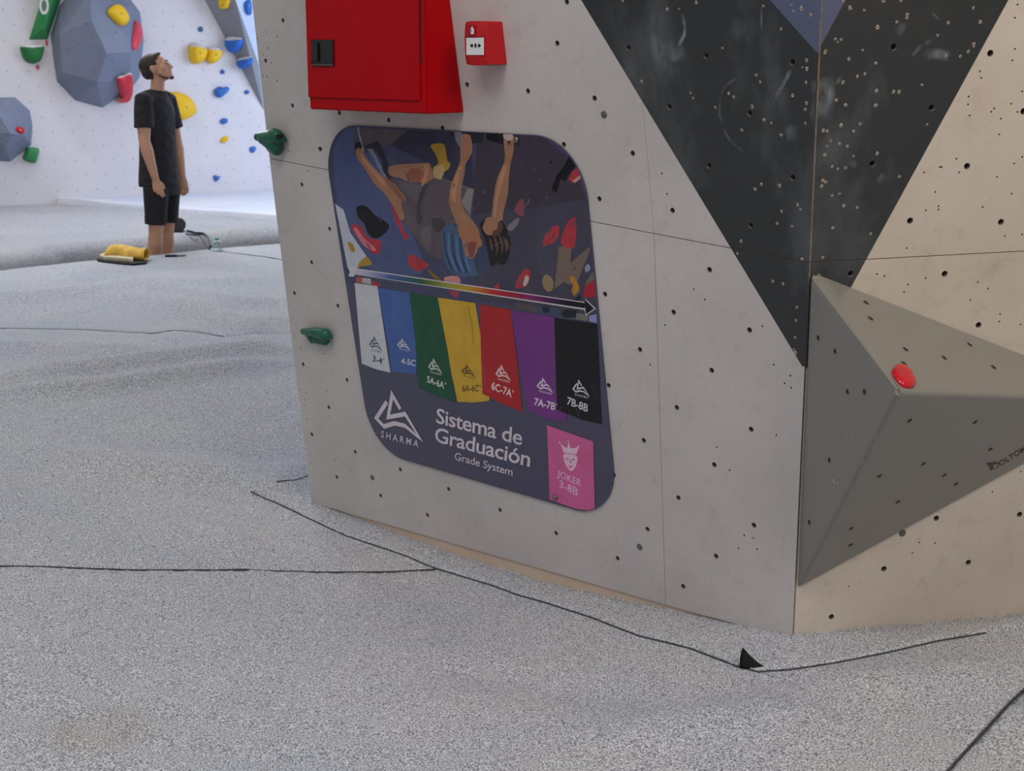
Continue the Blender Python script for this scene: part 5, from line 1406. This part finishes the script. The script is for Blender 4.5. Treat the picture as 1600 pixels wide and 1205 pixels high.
# ------------------------------------------------------------------ the man
PY = 11.12
pr0 = ray(250, 250); PX = pr0.x / pr0.y * PY
man = empty('person', (PX, PY, FZ), 'man in black t-shirt and black shorts looking up at far wall', 'person')
ang = math.atan2(-PX, PY)           # turn so local x runs across the view
PM = Matrix.Translation((PX, PY, FZ)) @ Matrix.Rotation(ang, 4, 'Z')
PXM = math.sqrt(PX * PX + PY * PY)
sc = PXM * math.sqrt(1) / FPX / math.cos(math.atan2(0, 1)) * 1.0
def J(px, py, d=0.0):
    """joint from picture measures: image x, image y, depth towards (+) away"""
    dd = ray(px, py); hor = Vector((dd.x, dd.y)).length
    t = (PXM + d) / hor; P_ = CAM + dd * t; return PM.inverted() @ P_
def V3(x, y, z): return Vector((x, y, z))
def blob(name, build, voxel, m, parent, smooth_it=4, floor_clip=None):
    bm = bmesh.new(); build(bm); bmesh.ops.transform(bm, matrix=PM, verts=bm.verts[:])
    me = from_bm(bm); o = bpy.data.objects.new('tmp', me); COL.objects.link(o)
    rm = o.modifiers.new('r', 'REMESH'); rm.mode = 'VOXEL'; rm.voxel_size = voxel
    if smooth_it: sm = o.modifiers.new('s', 'SMOOTH'); sm.iterations = smooth_it; sm.factor = .5
    me2 = bpy.data.meshes.new_from_object(o.evaluated_get(bpy.context.evaluated_depsgraph_get())); bpy.data.objects.remove(o); bpy.data.meshes.remove(me)
    return link(name, me2, parent, m, smooth=True)
Mskin = mat('skin', rgb(198, 150, 124), .55, nscale=8, namp=.08)
Mhair = mat('hair', rgb(50, 38, 34), .75, nscale=60, namp=.4, bump=.5, bscale=160)
Mshirt = mat('shirt_black', rgb(31, 31, 37), .85, nscale=5, namp=.25, bump=.9, bscale=14)
Mshirt.node_tree.nodes['Bump'].inputs['Distance'].default_value = .03
Mshort = mat('shorts_black', rgb(26, 26, 31), .85, nscale=5, namp=.2)
ya = math.radians(-30); fdv = V3(math.cos(ya), math.sin(ya), 0); sdv = V3(math.sin(ya), -math.cos(ya), 0)  # facing, right-hand side
# head frame
hc = J(244.5, 107, 0)
ht = math.radians(17); hy = math.radians(-12)
hf = V3(math.cos(ht) * math.cos(hy), math.cos(ht) * math.sin(hy), math.sin(ht)); hs = V3(math.sin(hy), -math.cos(hy), 0); hu = hs.cross(hf) * -1
if hu.z < 0: hu = -hu
HM = Matrix(((hf.x, hs.x, hu.x, hc.x), (hf.y, hs.y, hu.y, hc.y), (hf.z, hs.z, hu.z, hc.z), (0, 0, 0, 1)))
def hp(f_, s_, u_): return hc + hf * f_ + hs * s_ + hu * u_
def hell(bm, f_, s_, u_, rf, rs, ru, rot=None, uu=24, vv=16):
    m = HM @ Matrix.Translation((f_, s_, u_)) @ (rot or Matrix.Identity(4)) @ Matrix.Diagonal((rf, rs, ru, 1))
    bmesh.ops.create_uvsphere(bm, u_segments=uu, v_segments=vv, radius=1, matrix=m)
Rsh, Lsh = J(224, 158, -.16), J(262, 158, .16)
Rel, Lel = J(226, 222, -.20), J(276, 222, .19)
Rwr, Lwr = J(243, 280, -.19), J(285, 276, .15)
Rhp, Lhp = J(244, 292, -.09), J(262, 290, .09)
Rkn, Lkn = J(244, 356, -.09), J(261, 352, .08)
Ran, Lan = J(240, 437, -.09), J(257, 437, .10)
nb_, nt_ = J(246, 148, 0), J(247, 122, 0)
def hand(bm, wr, tip_dir, palm_n, s=1.0):
    """palm plus five separate fingers"""
    td = tip_dir.normalized(); side = palm_n.cross(td).normalized(); pn = td.cross(side)
    pal = wr + td * .05
    tube_bm(bm, [wr - td * .01, wr + td * .02, wr + td * .06, wr + td * .09], [(.024, .018), (.032, .016), (.040, .015), (.036, .012)], side, 14)
    for i, (o_, L, r_) in enumerate(((-.030, .066, .0082), (-.0105, .076, .0086), (.0105, .070, .0084), (.030, .055, .0075))):
        b0 = wr + td * .080 + side * o_; b1 = b0 + td * L * .45 + side * o_ * .10 + pn * .006; b2 = b1 + td * L * .33 + pn * .013; b3 = b2 + td * L * .18 + pn * .014
        tube_bm(bm, [b0, b1, b2, b3], [r_ * 1.1, r_, r_ * .9, r_ * .65], side, 10)
    t0 = wr + td * .025 - side * .024; t1 = t0 + td * .03 - side * .020 + pn * .008; t2 = t1 + td * .03 - side * .004 + pn * .008
    tube_bm(bm, [t0, t1, t2], [.013, .011, .008], pn, 10)
def body(bm):
    cx = (nb_ + (Rhp + Lhp) / 2) / 2
    pel = (Rhp + Lhp) / 2
    up = nb_ + V3(0, 0, -.06)
    tube_bm(bm, [pel + V3(0, 0, -.06), pel, pel + V3(0, 0, .12), pel.lerp(up, .6), up + V3(0, 0, -.06), up + V3(0, 0, .0)], [(.11, .08), (.13, .09), (.125, .09), (.135, .095), (.145, .09), (.08, .06)], sdv, 28)
    tube_bm(bm, [nb_ + V3(-.005, 0, -.06), nb_, J(246, 136, 0), nt_, hp(-.02, 0, .0)], [.066, .056, .053, .052, .05], V3(0, 1, 0), 22)
    # head
    hell(bm, -.012, 0, .028, .098, .077, .080); hell(bm, .03, 0, -.02, .066, .064, .085)
    hell(bm, .052, 0, -.068, .042, .043, .034)           # jaw
    hell(bm, .083, 0, -.092, .018, .022, .016)           # chin
    tube_bm(bm, [hp(.088, 0, .024), hp(.100, 0, .0), hp(.115, 0, -.024), hp(.092, 0, -.036)], [(.010, .010), (.012, .012), (.0155, .013), (.010, .009)], hs, 12)   # nose
    hell(bm, .080, .030, .026, .016, .022, .008); hell(bm, .080, -.030, .026, .016, .022, .008)  # brows
    hell(bm, .0935, 0, -.052, .012, .021, .006); hell(bm, .0925, 0, -.068, .011, .019, .0065)      # lips
    hell(bm, .060, .045, -.01, .026, .022, .03); hell(bm, .060, -.045, -.01, .026, .022, .03)      # cheeks
    for s_ in (1, -1):                                    # ears
        tube_bm(bm, [hp(-.012, .072 * s_, -.036), hp(-.018, .082 * s_, -.018), hp(-.026, .088 * s_, .006), hp(-.014, .082 * s_, .022), hp(0, .074 * s_, .012)], [.007, .008, .009, .008, .006], hs, 8)
        hell(bm, -.010, .076 * s_, -.006, .014, .008, .024)
    for sh, el, wr, sg in ((Rsh, Rel, Rwr, 1), (Lsh, Lel, Lwr, -1)):
        tube_bm(bm, [sh + V3(0, 0, .02), sh.lerp(el, .2), sh.lerp(el, .5), el.lerp(sh, .12), el, el.lerp(wr, .22), el.lerp(wr, .6), wr.lerp(el, .08), wr], [.052, .058, .052, .044, .043, .047, .037, .029, .027], fdv, 18)
    tube_bm(bm, [Rsh + V3(0, 0, .01), nb_ + V3(0, 0, -.03), Lsh + V3(0, 0, .01)], [.05, .055, .05], V3(0, 0, 1), 16)
    hand(bm, Rwr, V3(.18, .02, -1), V3(.2, 1, 0)); hand(bm, Lwr, V3(.08, 0, -1), V3(-.2, -1, 0))
    for hp_, kn, an in ((Rhp, Rkn, Ran), (Lhp, Lkn, Lan)):
        tube_bm(bm, [hp_ + V3(0, 0, .02), hp_.lerp(kn, .35), kn.lerp(hp_, .12), kn, kn.lerp(an, .12), kn.lerp(an, .32), kn.lerp(an, .6), an.lerp(kn, .12), an + V3(0, 0, -.03)], [.070, .072, .060, .058, .055, .060, .047, .037, .040], fdv, 20)
        a_ = V3(an.x, an.y, .055); tube_bm(bm, [a_ - fdv * .06 + V3(0, 0, -.012), a_, a_ + fdv * .08 + V3(0, 0, -.018), a_ + fdv * .15 + V3(0, 0, -.032), a_ + fdv * .18 + V3(0, 0, -.038)], [(.030, .030), (.040, .042), (.040, .030), (.042, .018), (.028, .012)], sdv, 16)
blob('body', body, .0062, Mskin, man, 3)
def shirt_b(bm):
    up = nb_ + V3(0, 0, -.06)
    seq = [(J(249, 289, 0), .172, .150), (J(248, 280, 0), .170, .146), (J(247, 250, 0), .160, .135), (J(246, 225, 0), .160, .128), (J(244.5, 200, 0), .178, .128), (J(243, 180, 0), .190, .128), (J(243, 165, 0), .185, .118), (J(244, 154, 0), .150, .100), (J(246, 146, 0), .092, .078), (J(246.5, 141, 0), .070, .066)]
    tube_bm(bm, [q_[0] for q_ in seq], [(q_[1], q_[2]) for q_ in seq], sdv, 36)
    for sh, el in ((Rsh, Rel), (Lsh, Lel)):
        tube_bm(bm, [sh.lerp(nb_, .45) + V3(0, 0, .01), sh + V3(0, 0, .010), sh.lerp(el, .22), sh.lerp(el, .48), sh.lerp(el, .66)], [.056, .068, .073, .074, .076], fdv, 22)
blob('t_shirt', shirt_b, .0075, Mshirt, man, 5)
def shorts_b(bm):
    tube_bm(bm, [J(251, 278, 0), J(252, 290, 0), J(253, 305, 0)], [(.16, .125), (.165, .13), (.16, .12)], sdv, 30)
    for hp_, kn, e_ in ((Rhp, Rkn, J(243.5, 350.5, -.09)), (Lhp, Lkn, J(261.5, 347, .085))):
        tube_bm(bm, [hp_ + V3(0, 0, .0), hp_.lerp(e_, .3), hp_.lerp(e_, .7), e_], [.100, .094, .086, .084], fdv, 24)
blob('shorts', shorts_b, .0075, Mshort, man, 3)
def hair_b(bm):
    hell(bm, -.024, 0, .038, .101, .083, .080, uu=32, vv=20)
    hell(bm, -.062, 0, -.002, .060, .074, .068); hell(bm, .036, 0, .088, .040, .052, .024); hell(bm, -.055, 0, -.045, .042, .058, .045)
o = blob('hair', hair_b, .0045, Mhair, man, 2)
# trim the hair away from face and neck
bm = bmesh.new(); bm.from_mesh(o.data); HI = (PM @ HM).inverted()
kill = []
for v in bm.verts:
    p = HI @ v.co
    front = .046 if p.z > .058 else (.030 if p.z > .02 else -.012)
    if p.x > front + max(0, p.z - .085) * 1.5 or (p.z < -.075 + (-.02 - p.x) * .2): kill.append(v)
bmesh.ops.delete(bm, geom=kill, context='VERTS'); bm.to_mesh(o.data); bm.free()
for s_, nm in ((1, 0), (-1, 0)):
    bm = bmesh.new(); hell(bm, .078, .030 * s_, .008, .010, .012, .007, uu=12, vv=8); bmesh.ops.transform(bm, matrix=PM, verts=bm.verts[:]); link('eye', from_bm(bm), man, mat('eye_dark', rgb(60, 46, 42), .3), smooth=True)
    bm = bmesh.new(); tube_bm(bm, [hp(.094, .014 * s_, .030), hp(.094, .032 * s_, .036), hp(.082, .046 * s_, .030)], [.0035, .004, .0028], hu, 8); bmesh.ops.transform(bm, matrix=PM, verts=bm.verts[:]); link('eyebrow', from_bm(bm), man, Mhair, smooth=True)
bm = bmesh.new(); hell(bm, .086, 0, -.096, .0185, .024, .015, uu=16, vv=10); tube_bm(bm, [hp(.012, .060, -.05), hp(.035, .052, -.078), hp(.066, .032, -.098)], [.006, .008, .008], hu, 8); bmesh.ops.transform(bm, matrix=PM, verts=bm.verts[:])
link('beard', from_bm(bm), man, mat('beard', rgb(84, 64, 56), .9), smooth=True)
